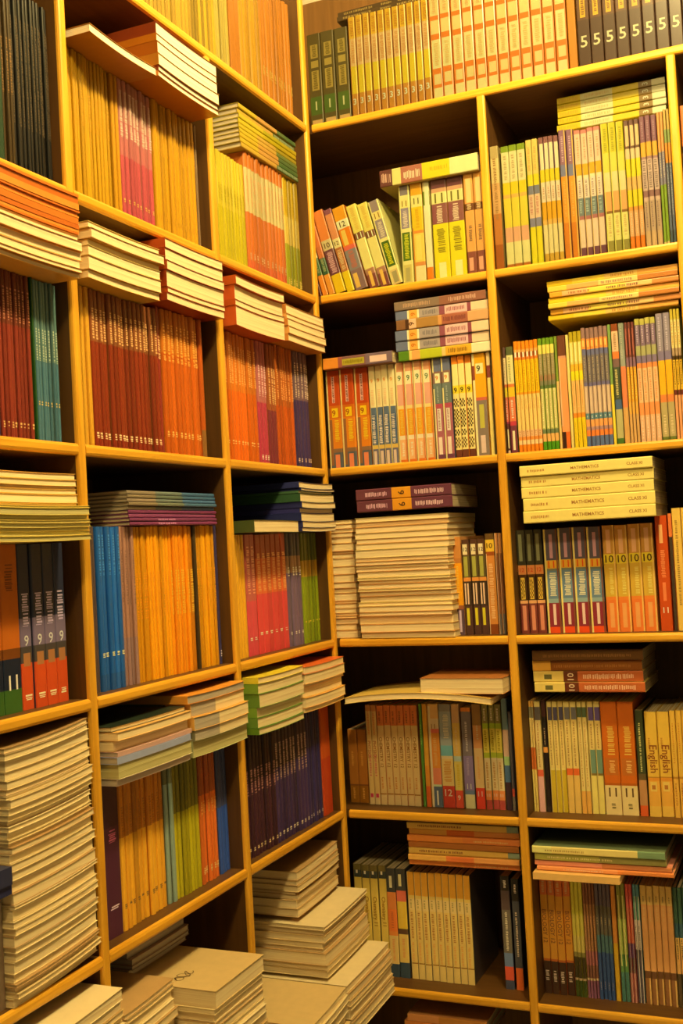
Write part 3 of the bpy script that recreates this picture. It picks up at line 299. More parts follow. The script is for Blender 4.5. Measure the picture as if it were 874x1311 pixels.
("L1r0",2,-0.3218,-0.2793,0.015,1.1653,0.26,0.19,0,0,0,None,None,"orange booklet left of yellow ones",{"b":((1,(157,100,29)),),"c":(157,100,29)}),
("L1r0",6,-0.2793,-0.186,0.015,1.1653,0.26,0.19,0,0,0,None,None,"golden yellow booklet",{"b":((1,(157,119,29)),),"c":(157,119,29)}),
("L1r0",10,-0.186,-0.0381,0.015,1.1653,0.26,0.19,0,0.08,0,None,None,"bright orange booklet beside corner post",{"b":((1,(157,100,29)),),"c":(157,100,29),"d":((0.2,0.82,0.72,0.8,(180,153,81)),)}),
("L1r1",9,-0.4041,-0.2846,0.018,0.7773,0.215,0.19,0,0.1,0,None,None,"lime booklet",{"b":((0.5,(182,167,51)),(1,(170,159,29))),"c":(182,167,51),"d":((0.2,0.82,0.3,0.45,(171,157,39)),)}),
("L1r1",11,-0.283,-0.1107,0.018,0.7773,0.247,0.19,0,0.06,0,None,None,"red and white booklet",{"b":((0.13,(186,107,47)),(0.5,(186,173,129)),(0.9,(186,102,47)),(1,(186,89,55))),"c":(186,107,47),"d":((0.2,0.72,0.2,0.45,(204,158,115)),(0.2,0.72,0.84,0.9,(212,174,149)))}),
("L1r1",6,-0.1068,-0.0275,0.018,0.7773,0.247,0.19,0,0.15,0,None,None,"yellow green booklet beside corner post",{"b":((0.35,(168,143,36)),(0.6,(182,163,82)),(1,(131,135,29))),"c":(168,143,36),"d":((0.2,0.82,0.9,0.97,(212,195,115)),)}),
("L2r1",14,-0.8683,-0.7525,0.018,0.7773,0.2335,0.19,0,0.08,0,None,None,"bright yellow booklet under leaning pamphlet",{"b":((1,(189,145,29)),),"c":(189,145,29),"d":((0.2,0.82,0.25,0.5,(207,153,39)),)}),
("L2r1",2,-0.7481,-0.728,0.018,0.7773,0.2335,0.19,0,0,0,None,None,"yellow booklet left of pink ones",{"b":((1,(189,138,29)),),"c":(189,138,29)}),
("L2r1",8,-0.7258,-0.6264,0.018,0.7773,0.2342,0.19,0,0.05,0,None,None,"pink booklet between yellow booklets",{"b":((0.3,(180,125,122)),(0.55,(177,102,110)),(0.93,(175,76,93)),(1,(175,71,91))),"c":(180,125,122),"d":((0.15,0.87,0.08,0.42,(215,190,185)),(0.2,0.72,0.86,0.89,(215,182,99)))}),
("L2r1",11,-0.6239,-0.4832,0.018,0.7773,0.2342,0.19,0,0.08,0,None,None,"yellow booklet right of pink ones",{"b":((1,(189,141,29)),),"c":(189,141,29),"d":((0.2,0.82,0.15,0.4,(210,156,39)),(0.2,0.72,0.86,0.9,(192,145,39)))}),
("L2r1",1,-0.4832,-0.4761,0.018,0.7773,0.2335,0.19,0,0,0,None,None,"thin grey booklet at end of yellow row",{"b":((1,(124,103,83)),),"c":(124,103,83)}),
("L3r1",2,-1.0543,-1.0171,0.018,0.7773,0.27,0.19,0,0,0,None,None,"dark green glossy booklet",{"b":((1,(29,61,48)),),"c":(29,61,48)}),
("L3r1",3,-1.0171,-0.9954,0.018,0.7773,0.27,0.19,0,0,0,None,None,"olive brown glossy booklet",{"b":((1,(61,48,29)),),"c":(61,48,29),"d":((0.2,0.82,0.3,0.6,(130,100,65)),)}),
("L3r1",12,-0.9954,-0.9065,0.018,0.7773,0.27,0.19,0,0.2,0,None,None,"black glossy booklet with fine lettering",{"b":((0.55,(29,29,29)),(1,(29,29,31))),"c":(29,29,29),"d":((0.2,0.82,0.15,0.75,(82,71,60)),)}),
("L3r2",3,-1.0921,-1.0524,0.018,0.389,0.2374,0.19,0,0,0,None,None,"navy booklet left of maroon ones",{"b":((1,(49,53,99)),),"c":(49,53,99)}),
("L3r2",8,-1.0516,-0.9791,0.018,0.389,0.2374,0.19,0,0.06,0,None,None,"maroon booklet left of teal booklets",{"b":((0.32,(117,57,44)),(1,(136,54,44))),"c":(117,57,44),"d":((0.2,0.82,0.1,0.3,(196,127,105)),(0.2,0.82,0.9,0.94,(226,184,127)))}),
("L3r2",1,-0.9782,-0.973,0.018,0.389,0.2374,0.19,0,0,0,None,None,"thin green booklet between maroon and teal",{"b":((1,(34,81,39)),),"c":(34,81,39)}),
("L3r2",7,-0.9721,-0.9169,0.018,0.389,0.2374,0.19,0,0.06,0,None,None,"teal booklet beside upright",{"b":((0.5,(94,130,139)),(1,(72,116,144))),"c":(94,130,139),"d":((0.2,0.72,0.3,0.5,(178,199,192)),(0.2,0.82,0.75,0.78,(201,182,127)))}),
("L2r2",2,-0.8592,-0.8371,0.018,0.389,0.2489,0.19,0,0,0,None,None,"amber booklet left of maroon row",{"b":((1,(218,164,55)),),"c":(218,164,55)}),
("L2r2",16,-0.8361,-0.6445,0.018,0.389,0.2489,0.19,0,0.05,0,None,None,"maroon booklet with gold lettering",{"b":((0.33,(140,82,50)),(0.93,(133,51,29)),(1,(133,47,29))),"c":(140,82,50),"d":((0.2,0.82,0.12,0.32,(231,182,130)),(0.2,0.87,0.905,0.945,(255,219,181)))}),
("L2r2",2,-0.6445,-0.6309,0.018,0.389,0.254,0.19,0,0,0,None,None,"crimson booklet between maroon and orange",{"b":((0.3,(156,75,64)),(1,(142,51,46))),"c":(156,75,64),"d":((0.2,0.82,0.2,0.36,(248,201,151)),)}),
("L2r2",9,-0.6296,-0.505,0.018,0.389,0.254,0.19,0,0.06,0,None,None,"burnt orange booklet right of maroon row",{"b":((0.3,(214,125,41)),(1,(207,101,29))),"c":(214,125,41),"d":((0.2,0.82,0.1,0.36,(255,185,94)),(0.2,0.82,0.84,0.88,(255,202,120)))}),
("L2r2",1,-0.505,-0.4909,0.018,0.389,0.254,0.19,0,0,0,None,None,"dog-eared orange booklet at row end",{"b":((0.8,(184,88,29)),(1,(143,101,55))),"c":(184,88,29)}),
("L1r2",10,-0.4114,-0.281,0.018,0.389,0.2492,0.19,0,0.06,0,None,None,"bright orange booklet left of pink ones",{"b":((0.45,(213,121,41)),(1,(219,106,29))),"c":(213,121,41),"d":((0.2,0.82,0.1,0.4,(255,185,110)),(0.2,0.82,0.84,0.87,(255,211,142)))}),
("L1r2",3,-0.2793,-0.2359,0.018,0.389,0.2492,0.19,0,0,0,None,None,"rose pink booklet among orange row",{"b":((0.5,(179,104,112)),(1,(179,61,93))),"c":(179,104,112),"d":((0.2,0.82,0.2,0.45,(255,211,224)),(0.2,0.82,0.93,0.97,(255,237,235)))}),
("L1r2",3,-0.2342,-0.1928,0.018,0.389,0.2492,0.19,0,0,0,None,None,"plum brown booklet with gold lettering",{"b":((0.55,(154,83,51)),(1,(121,50,65))),"c":(154,83,51),"d":((0.2,0.82,0.2,0.5,(248,201,142)),)}),
("L1r2",6,-0.191,-0.1079,0.018,0.389,0.2536,0.19,0,0.08,0,None,None,"rust orange booklet left of navy ones",{"b":((0.5,(178,94,41)),(1,(187,85,32))),"c":(178,94,41),"d":((0.2,0.82,0.2,0.45,(246,176,110)),)}),
("L1r2",5,-0.104,-0.0296,0.018,0.389,0.2536,0.19,0,0.08,0,None,None,"navy booklet beside corner post",{"b":((0.42,(113,88,108)),(1,(64,51,108))),"c":(113,88,108),"d":((0.2,0.82,0.1,0.4,(218,200,193)),(0.2,0.82,0.92,0.96,(234,209,203)))}),
("L3r3",2,-1.0963,-1.02,0.028,0.009,0.2333,0.19,0,0,0,None,None,"thick orange book with navy lower band",{"b":((0.62,(198,108,38)),(0.68,(121,69,32)),(0.86,(29,40,68)),(1,(62,105,50))),"c":(174,97,32),"d":((0.25,0.72,0.12,0.28,(134,72,39)),),"t":(("11",0.82,0.55,(241,238,240),0),)}),
("L3r3",4,-1.0192,-0.9177,0.028,0.009,0.2333,0.19,0,0,0,None,None,"dark grey book marked 9 with red foot",{"b":((0.45,(56,61,92)),(0.62,(125,113,158)),(0.72,(76,72,80)),(1,(212,84,44))),"c":(56,61,92),"p":((0.2,0.8,0.66,0.74,(177,124,86)),),"d":((0.2,0.82,0.3,0.5,(214,200,255)),(0.2,0.82,0.91,0.95,(255,246,217))),"t":(("9",0.585,0.62,(219,223,241),0),)}),
("L2r3",2,-0.8507,-0.8345,0.028,0.009,0.2569,0.19,0,0,0,None,None,"thin grey brown booklet at upright",{"b":((1,(90,75,78)),),"c":(90,75,78)}),
("L2r3",5,-0.8345,-0.7699,0.028,0.009,0.2569,0.19,0,0.08,0,None,None,"bright blue booklet left of orange row",{"b":((0.9,(40,108,215)),(1,(46,100,193))),"c":(40,108,215),"d":((0.2,0.82,0.77,0.8,(253,252,201)),(0.3,0.72,0.05,0.3,(77,153,255)))}),
("L2r3",4,-0.7677,-0.7308,0.028,0.009,0.2569,0.19,0,0.08,0,None,None,"grey pink booklet between blue and orange",{"b":((0.7,(172,129,121)),(1,(155,124,132))),"c":(172,129,121),"d":((0.2,0.82,0.15,0.5,(152,118,118)),)}),
("L2r3",11,-0.7297,-0.6215,0.028,0.009,0.2569,0.19,0,0.1,0,None,None,"orange yellow booklet right of blue ones",{"b":((1,(241,166,29)),),"c":(241,166,29),"d":((0.3,0.82,0.3,0.6,(255,168,45)),)}),
("L2r3",8,-0.6215,-0.5425,0.028,0.009,0.2569,0.19,0,0.15,0,None,None,"amber booklet in middle of row",{"b":((1,(241,149,29)),),"c":(241,149,29),"d":((0.3,0.82,0.3,0.6,(255,210,77)),)}),
("L2r3",1,-0.5425,-0.5329,0.028,0.009,0.2569,0.19,0,0,0,None,None,"thin dark booklet among amber ones",{"b":((1,(69,56,39)),),"c":(69,56,39)}),
("L2r3",7,-0.5329,-0.4692,0.028,0.009,0.2569,0.19,0,0.12,0,None,None,"golden booklet at right end of row",{"b":((1,(241,170,32)),),"c":(241,170,32),"d":((0.3,0.82,0.3,0.6,(255,178,50)),)}),
("L2r3",1,-0.4677,-0.4587,0.028,0.009,0.2569,0.19,0,0,0,None,None,"thin navy booklet at row end",{"b":((1,(65,60,116)),),"c":(65,60,116),"d":((0.2,0.82,0.9,0.95,(242,231,255)),)}),
("L1r3",3,-0.3907,-0.351,0.028,0.009,0.2382,0.19,0,0,0,None,None,"amber booklet left of crimson ones",{"b":((1,(241,182,52)),),"c":(241,182,52)}),
("L1r3",2,-0.3477,-0.3066,0.028,0.009,0.2382,0.19,0,0,0,None,None,"rose red booklet at left of crimson row",{"b":((0.55,(202,102,103)),(1,(222,79,103))),"c":(202,102,103),"d":((0.2,0.82,0.1,0.5,(255,184,152)),(0.2,0.72,0.85,0.88,(255,243,237)))}),
("L1r3",6,-0.3032,-0.1683,0.028,0.009,0.2382,0.19,0,0.05,0,None,None,"crimson booklet with orange lettering",{"b":((0.2,(181,76,55)),(0.5,(230,113,67)),(1,(224,74,85))),"c":(181,76,55),"d":((0.2,0.82,0.16,0.48,(255,187,121)),(0.2,0.72,0.82,0.85,(255,252,237)))}),
("L1r3",4,-0.1646,-0.099,0.028,0.009,0.2382,0.19,0,0.06,0,None,None,"grey violet booklet between crimson and green",{"b":((0.2,(98,96,109)),(0.35,(183,148,121)),(1,(122,102,144))),"c":(98,96,109),"d":((0.2,0.82,0.3,0.38,(255,255,255)),(0.2,0.72,0.87,0.9,(255,254,253)))}),
("L1r3",6,-0.0951,-0.0096,0.028,0.009,0.2382,0.19,0,0.12,0,None,None,"leaf green booklet beside corner post",{"b":((0.25,(100,110,38)),(0.4,(188,153,55)),(1,(131,150,32))),"c":(100,110,38),"d":((0.2,0.82,0.8,0.82,(255,228,88)),)}),
("L2r4",1,-0.8493,-0.8077,0.03,-0.3682,0.2407,0.19,0,0,0,None,None,"thick purple book at left of row",{"b":((0.3,(68,38,66)),(1,(86,45,77))),"c":(68,38,66),"d":((0.25,0.77,0.32,0.4,(213,112,164)),(0.2,0.82,0.8,0.83,(241,218,255)))}),
("L2r4",10,-0.8056,-0.6735,0.03,-0.3682,0.2407,0.19,0,0.14,0,None,None,"ochre booklet right of purple book",{"b":((0.4,(199,129,46)),(1,(241,176,55))),"c":(199,129,46),"d":((0.25,0.72,0.2,0.4,(182,116,50)),(0.2,0.82,0.83,0.86,(137,108,72)))}),
("L2r4",2,-0.6711,-0.6464,0.03,-0.3682,0.3306,0.19,0,0,0,None,None,"sage teal booklet in shaded row",{"b":((0.4,(111,119,100)),(1,(148,176,176))),"c":(111,119,100)}),
("L2r4",7,-0.6451,-0.5645,0.03,-0.3682,0.2395,0.19,0,0.12,0,None,None,"olive lime booklet in shaded row",{"b":((0.4,(129,125,46)),(1,(191,184,39))),"c":(129,125,46)}),
("L2r4",5,-0.5631,-0.5019,0.03,-0.3682,0.2395,0.19,0,0.06,0,None,None,"brick red booklet left of blue ones",{"b":((0.35,(172,89,53)),(1,(232,120,53))),"c":(172,89,53),"d":((0.2,0.82,0.4,0.5,(255,184,102)),(0.2,0.82,0.88,0.93,(255,226,158)))}),
("L2r4",3,-0.499,-0.4587,0.03,-0.3682,0.2395,0.19,0,0.08,0,None,None,"blue booklet at right end of row",{"b":((0.5,(69,77,128)),(1,(56,93,203))),"c":(69,77,128)}),
("L1r4",8,-0.4063,-0.2841,0.02,-0.3682,0.237,0.19,0,0.1,0,None,None,"blackish maroon booklet in dark row",{"b":((0.4,(57,37,45)),(1,(68,38,59))),"c":(57,37,45),"d":((0.2,0.82,0.3,0.5,(203,147,147)),(0.2,0.82,0.92,0.95,(255,233,189)))}),
("L1r4",9,-0.2841,-0.1365,0.02,-0.3682,0.2456,0.19,0,0.15,0,None,None,"dark purple booklet in dark row",{"b":((0.4,(69,55,66)),(1,(65,49,100))),"c":(69,55,66),"d":((0.2,0.82,0.2,0.5,(207,171,163)),(0.2,0.82,0.92,0.95,(255,245,233)))}),
("L1r4",5,-0.1365,-0.0641,0.02,-0.3682,0.2456,0.19,0,0.1,0,None,None,"dark navy booklet in dark row",{"b":((0.35,(59,54,93)),(1,(55,48,107))),"c":(59,54,93),"d":((0.2,0.72,0.92,0.95,(222,209,222)),)}),
("L1r4",2,-0.062,-0.0135,0.02,-0.3682,0.2456,0.19,0,0.1,0,None,None,"rust red booklet beside corner post",{"b":((0.5,(207,90,39)),(1,(194,67,39))),"c":(207,90,39)}),
("L3r4",2,-1.1739,-1.0976,0.012,-0.3682,0.15,0.19,0,0,0,None,None,"grey brown book standing beside tall pile",{"b":((1,(126,108,94)),),"c":(94,84,66)}),
]
STACKS = [
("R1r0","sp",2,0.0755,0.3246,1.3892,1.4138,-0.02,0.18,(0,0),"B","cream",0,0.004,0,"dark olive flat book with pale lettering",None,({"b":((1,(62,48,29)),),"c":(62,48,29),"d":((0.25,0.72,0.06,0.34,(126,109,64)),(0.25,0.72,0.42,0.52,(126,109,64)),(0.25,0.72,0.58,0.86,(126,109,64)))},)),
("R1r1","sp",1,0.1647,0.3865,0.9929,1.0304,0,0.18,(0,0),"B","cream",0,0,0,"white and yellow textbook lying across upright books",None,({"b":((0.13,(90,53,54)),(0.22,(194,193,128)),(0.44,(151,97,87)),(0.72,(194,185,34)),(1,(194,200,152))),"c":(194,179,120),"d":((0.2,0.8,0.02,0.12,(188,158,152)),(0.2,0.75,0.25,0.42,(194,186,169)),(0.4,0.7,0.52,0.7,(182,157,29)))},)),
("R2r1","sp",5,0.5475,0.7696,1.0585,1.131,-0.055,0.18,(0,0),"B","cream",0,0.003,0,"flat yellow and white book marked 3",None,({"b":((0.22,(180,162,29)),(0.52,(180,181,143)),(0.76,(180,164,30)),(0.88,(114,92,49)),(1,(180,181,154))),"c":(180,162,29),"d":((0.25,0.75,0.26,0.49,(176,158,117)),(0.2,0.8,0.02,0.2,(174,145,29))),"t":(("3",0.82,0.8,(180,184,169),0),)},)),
("R1r2","sp",1,0.005,0.1701,0.6094,0.6348,0,0.17,(0,0),"B","cream",0,0,0,"flat dark textbook with orange end label",None,({"b":((0.22,(228,146,59)),(0.28,(159,89,86)),(0.62,(125,87,95)),(1,(115,98,124))),"c":(158,114,95),"p":((0.2,0.75,0.28,0.6,(176,169,57)),(0.2,0.75,0.68,0.92,(222,195,201))),"d":((0.3,0.65,0.3,0.58,(128,118,29)),)},)),
("R1r2","sp",6,0.1729,0.3855,0.6094,0.7412,-0.01,0.18,(0,0),"B","cream",0,0.006,0,"flat multicoloured textbook in pile",None,({"b":((0.12,(84,132,38)),(0.15,(228,203,124)),(0.24,(228,166,105)),(0.48,(179,193,47)),(0.52,(222,195,134)),(0.8,(220,171,57)),(1,(228,224,201))),"c":(84,132,38),"d":((0.25,0.75,0.55,0.76,(142,103,29)),)},{"b":((0.13,(103,117,162)),(0.15,(228,228,201)),(0.24,(228,172,86)),(0.26,(228,228,201)),(0.48,(164,156,167)),(0.54,(140,80,105)),(0.78,(221,187,201)),(0.82,(138,72,95)),(1,(228,203,182))),"c":(103,117,162),"d":((0.25,0.75,0.56,0.76,(162,105,124)),(0.25,0.75,0.3,0.46,(121,118,134))),"t":(("9",0.195,0.55,(199,115,29),0),)},{"b":((0.13,(103,117,162)),(0.15,(228,228,201)),(0.24,(228,172,86)),(0.26,(228,228,201)),(0.48,(164,156,167)),(0.54,(140,80,105)),(0.78,(221,187,201)),(0.82,(138,72,95)),(1,(228,203,182))),"c":(103,117,162),"d":((0.25,0.75,0.56,0.76,(162,105,124)),(0.25,0.75,0.3,0.46,(121,118,134))),"t":(("9",0.195,0.55,(199,115,29),0),)},{"b":((0.1,(126,91,66)),(0.14,(73,48,38)),(0.22,(221,187,162)),(0.46,(165,128,76)),(0.5,(203,154,105)),(0.78,(162,99,86)),(1,(204,162,124))),"c":(126,91,66),"d":((0.25,0.75,0.52,0.76,(120,63,66)),),"t":(("9",0.17,0.55,(90,53,29),0),)},{"b":((0.13,(103,117,162)),(0.15,(228,228,201)),(0.24,(228,172,86)),(0.26,(228,228,201)),(0.48,(164,156,167)),(0.54,(140,80,105)),(0.78,(221,187,201)),(0.82,(138,72,95)),(1,(228,203,182))),"c":(103,117,162),"d":((0.25,0.75,0.56,0.76,(162,105,124)),(0.25,0.75,0.3,0.46,(121,118,134))),"t":(("9",0.195,0.55,(199,115,29),0),)},{"b":((0.5,(129,113,105)),(1,(142,97,86))),"c":(129,113,105),"d":((0.25,0.75,0.1,0.4,(182,153,134)),(0.25,0.75,0.6,0.9,(197,162,153)))})),
("R2r2","sp",7,0.5119,0.7745,0.6576,0.7397,-0.02,0.18,(0,0),"B","cream",0,0.005,0,"flat yellow and tan thin book",None,({"b":((0.2,(228,194,42)),(0.45,(228,207,75)),(0.7,(228,195,113)),(1,(227,170,85))),"c":(228,194,42),"d":((0.2,0.8,0.5,0.68,(195,145,66)),)},{"b":((0.1,(219,162,56)),(0.3,(220,178,132)),(0.6,(228,210,94)),(0.8,(228,190,132)),(1,(202,137,80))),"c":(219,162,56),"d":((0.25,0.75,0.15,0.32,(170,108,75)),(0.25,0.75,0.45,0.7,(142,103,85)))},{"b":((0.15,(228,202,85)),(0.4,(227,170,104)),(0.7,(228,202,132)),(1,(186,121,61))),"c":(228,202,85),"d":((0.25,0.75,0.42,0.66,(165,127,104)),)})),
("R1r3","sp",2,0.0678,0.289,0.2858,0.3365,0,0.19,(0,0),"B","cream",0,0.004,0,"purple book with orange label marked 6",None,({"b":((0.38,(106,59,80)),(0.58,(226,158,46)),(1,(106,59,86))),"c":(106,57,80),"d":((0.25,0.7,0.1,0.33,(220,180,215)),(0.25,0.7,0.62,0.92,(221,190,215))),"t":(("6",0.48,0.6,(66,43,35),0),)},)),
("R1r3","pg",24,0.0592,0.2767,0.0095,0.2738,0,0.2,(0,0),"B","cream",0,0.004,0,"cream paperback in tall broad pile",((241,208,128),(236,172,102),(241,226,160),(218,157,97),(241,194,109),(241,231,171)),None),
("R1r3","pg",22,-0.0117,0.0471,0.0095,0.272,-0.02,0.2,(0,0),"B","cream",0,0.003,0,"tan paperback in narrow pile",((227,162,91),(241,216,149),(199,133,69),(241,190,110)),None),
("R2r3","sp",5,0.4409,0.7079,0.2402,0.359,0.015,0.19,(0,0),"B","cream",0,0.003,0,"cream textbook with small lettering in leaning pile",None,({"b":((1,(241,227,141)),),"c":(241,227,141),"d":((0.36,0.62,0.06,0.2,(192,141,77)),),"t":(("MATHEMATICS",0.5,0.28,(173,120,60),1),("CLASS XI",0.87,0.26,(173,120,60),1))},)),
("R1r4","pg",1,0.0318,0.3594,-0.1281,-0.1146,0.045,0.2,(-0.012,0),"B","cream",0,0,0,"wide thin paperback bent over the upright books",((241,206,111),),None),
("R1r4","pg",1,0.2052,0.386,-0.1063,-0.073,0.04,0.16,(0,0),"B","cream",0,0,0,"thick paperback lying on bent paperback",((191,124,68),),None),
("R2r4","sp",4,0.4312,0.6578,-0.1122,-0.0244,-0.03,0.19,(0,0),"B","cream",0,0.004,0,"flat red brown book with white label",None,({"b":((0.28,(241,218,130)),(0.41,(109,54,36)),(1,(202,108,63))),"c":(241,218,130),"p":((0.25,0.7,0.1,0.17,(117,114,69)),),"d":((0.25,0.75,0.46,0.92,(241,200,176)),),"t":(("10",0.345,0.6,(241,223,199),0),)},{"b":((0.28,(241,218,130)),(0.41,(109,54,36)),(1,(202,108,63))),"c":(241,218,130),"p":((0.25,0.7,0.1,0.17,(117,114,69)),),"d":((0.25,0.75,0.46,0.92,(241,200,176)),),"t":(("10",0.345,0.6,(241,223,199),0),)},{"b":((0.17,(241,183,81)),(1,(146,86,36))),"c":(241,183,81),"d":((0.3,0.6,0.2,0.9,(180,122,63)),)},{"b":((1,(105,70,36)),),"c":(105,70,36),"d":((0.3,0.6,0.1,0.9,(148,105,63)),)})),
("R1r5","sp",7,0.1299,0.3813,-0.4894,-0.3961,-0.035,0.17,(0,0),"B","cream",0,0.006,0,"flat brown magazine",None,({"b":((0.5,(241,151,79)),(1,(237,142,82))),"c":(241,151,79),"d":((0.3,0.6,0.6,0.9,(241,196,133)),)},{"b":((0.35,(241,187,100)),(0.6,(237,129,73)),(1,(241,170,105))),"c":(241,187,100)},{"b":((0.9,(241,204,114)),(1,(152,177,171))),"c":(241,204,114),"d":((0.3,0.7,0.1,0.5,(168,105,65)),)},{"b":((1,(189,120,65)),),"c":(189,120,65)})),
("R2r5","pg",1,0.4195,0.5945,-0.486,-0.472,0.02,0.17,(0,0),"F","cream",0,0,0,"pale orange paperback at bottom of tilted pile",((241,198,127),),None),
("R2r5","sp",2,0.4214,0.6954,-0.4714,-0.4514,0,0.18,(0,0),"B","cream",0,0.004,0,"red brown magazine in tilted pile",None,({"b":((0.6,(241,165,116)),(1,(241,147,81))),"c":(241,165,116),"d":((0.3,0.6,0.2,0.5,(241,209,194)),)},{"b":((0.5,(241,160,141)),(1,(216,139,96))),"c":(241,160,141)})),
("R2r5","sp",2,0.4175,0.6838,-0.4508,-0.4208,0.005,0.18,(0,0),"B","cream",0,0.006,0,"green and cream book on top of tilted pile",None,({"b":((0.5,(197,198,106)),(1,(167,166,106))),"c":(123,126,77),"d":((0.3,0.6,0.1,0.6,(241,233,175)),)},{"b":((0.15,(241,240,163)),(0.8,(241,228,152)),(1,(129,164,134))),"c":(108,126,96),"d":((0.3,0.6,0.1,0.4,(191,168,96)),)})),
("R1r6","sp",3,0.0962,0.2837,-0.8583,-0.8107,-0.03,0.17,(0,0),"B","cream",0,0.01,0,"brown flat book on lowest visible shelf",None,({"b":((0.4,(241,170,113)),(1,(224,155,82))),"c":(241,170,113)},{"b":((0.5,(239,155,82)),(1,(189,120,65))),"c":(239,155,82)})),
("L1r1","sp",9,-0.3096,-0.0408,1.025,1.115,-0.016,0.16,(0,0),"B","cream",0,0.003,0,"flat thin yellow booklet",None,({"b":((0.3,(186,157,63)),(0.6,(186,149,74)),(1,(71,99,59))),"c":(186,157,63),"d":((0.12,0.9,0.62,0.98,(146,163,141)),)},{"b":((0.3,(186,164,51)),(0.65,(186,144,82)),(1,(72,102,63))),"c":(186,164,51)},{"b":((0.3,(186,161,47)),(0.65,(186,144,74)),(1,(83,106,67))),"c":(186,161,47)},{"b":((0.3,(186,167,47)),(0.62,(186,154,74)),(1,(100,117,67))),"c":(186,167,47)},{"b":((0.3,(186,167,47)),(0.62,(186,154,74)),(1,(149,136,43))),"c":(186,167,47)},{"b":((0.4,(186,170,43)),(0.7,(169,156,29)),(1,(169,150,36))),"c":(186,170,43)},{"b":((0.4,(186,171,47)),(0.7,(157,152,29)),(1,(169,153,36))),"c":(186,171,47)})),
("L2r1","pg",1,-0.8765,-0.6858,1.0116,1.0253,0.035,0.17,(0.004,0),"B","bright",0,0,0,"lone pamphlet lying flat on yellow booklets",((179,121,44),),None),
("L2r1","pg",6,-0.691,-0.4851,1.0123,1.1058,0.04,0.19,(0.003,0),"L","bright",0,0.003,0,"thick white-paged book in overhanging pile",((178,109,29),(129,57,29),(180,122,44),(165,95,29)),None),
("L3r2","pg",6,-1.1264,-0.9169,0.6272,0.6921,0.03,0.2,(0.002,0),"B","cream",0,0.004,0,"cream book in lower half of overhanging pile",((230,174,89),(196,135,59),(240,195,129)),None),
("L3r2","pg",10,-1.122,-0.918,0.6927,0.752,0.03,0.2,(0.0015,0),"F","orange",0,0.003,0,"thin orange edged booklet in upper half of pile",((209,115,44),(227,141,59),(192,102,39)),None),
("L2r2","pg",6,-0.8831,-0.6788,0.6387,0.7246,0.02,0.19,(0.002,0),"B","cream",0,0.005,0,"cream book in overhanging pile beside upright",((219,176,83),(194,143,74),(227,208,130)),None),
("L2r2","pg",6,-0.6638,-0.4621,0.6438,0.7513,0.02,0.19,(0.002,0),"L","cream",0,0.004,0,"cream book with red spine in overhanging pile",((162,64,29),(179,80,36)),None),
("L1r2","pg",4,-0.4259,-0.2166,0.639,0.7338,0.02,0.19,(0.003,0),"L","cream",0,0.004,0,"cream book with orange spine in overhanging pile",((195,89,41),(179,81,32)),None),
("L1r2","pg",5,-0.2042,-0.0123,0.6434,0.7207,0.02,0.19,(0.001,0),"L","cream",0,0.003,0,"cream book in overhanging pile at corner post",((200,132,65),(218,161,93)),None),
("L3r3","pg",8,-1.1533,-0.9259,0.2431,0.2929,0.03,0.2,(0.0015,0),"B","green",0,0.003,0,"greenish cream booklet in lower half of pile",((218,197,98),(238,217,122),(198,176,86)),None),
("L3r3","pg",6,-1.1287,-0.9299,0.2935,0.3405,0.012,0.2,(0.001,0),"B","cream",0,0.004,0,"cream booklet in upper half of pile",((241,203,115),(241,193,106)),None),
("L2r3","sp",9,-0.7576,-0.4725,0.2667,0.3245,-0.02,0.16,(0,0),"B","cream",0,0.003,0,"flat thin magazine",None,({"b":((1,(131,59,121)),),"c":(131,59,121),"d":((0.2,0.82,0.3,0.5,(219,151,225)),)},{"b":((1,(122,58,116)),),"c":(122,58,116),"d":((0.2,0.82,0.3,0.5,(219,151,225)),)},{"b":((1,(136,68,127)),),"c":(136,68,127)},{"b":((1,(121,54,111)),),"c":(121,54,111)},{"b":((0.3,(157,146,132)),(0.6,(112,130,138)),(1,(81,120,176))),"c":(157,146,132)},{"b":((0.3,(139,127,111)),(0.6,(112,126,121)),(1,(71,115,165))),"c":(139,127,111)},{"b":((0.3,(157,142,132)),(0.6,(112,130,138)),(1,(72,119,182))),"c":(157,142,132)},{"b":((0.3,(139,127,111)),(0.6,(102,121,121)),(1,(62,110,165))),"c":(139,127,111)},{"b":((0.3,(148,137,127)),(0.6,(112,130,138)),(1,(66,110,165))),"c":(148,137,127)})),
("L1r3","pg",1,-0.3978,-0.2011,0.248,0.2717,0.02,0.19,(0,-0.002),"L","cream",0,0,0,"thin green covered book under dark pile",((83,95,55),),None),
("L1r3","pg",9,-0.1882,-0.013,0.248,0.3515,0.02,0.19,(0.002,0),"L","cream",0,0.004,0,"navy covered book in pile at corner post",((48,50,109),(49,54,115),(43,49,109),(55,55,126),(48,50,109),(59,94,67),(70,104,79)),None),
("L2r4","pg",7,-0.8794,-0.6647,-0.1267,-0.038,0.02,0.19,(0.001,0),"FBFFBBB",("grey","green","grey","grey","cream","cream","cream"),0,0.006,0,"magazine in pile with dark top cover",((190,173,169),(213,202,183),(161,175,230),(207,168,169),(214,169,114),(236,187,114),(42,54,46)),None),
("L2r4","pg",4,-0.6577,-0.4628,-0.1279,-0.0374,0.02,0.19,(0.002,0),"L",("green","half","half","half"),0,0.005,0,"thick book with half grey page edges",((193,201,155),(151,148,121),(241,186,96),(241,192,116)),None),
("L2r4","pg",1,-0.6685,-0.4688,-0.0368,-0.0227,0.02,0.18,(0.002,0),"L","grey",0,0,0,"orange and grey book on top of pile",((241,165,70),),None),
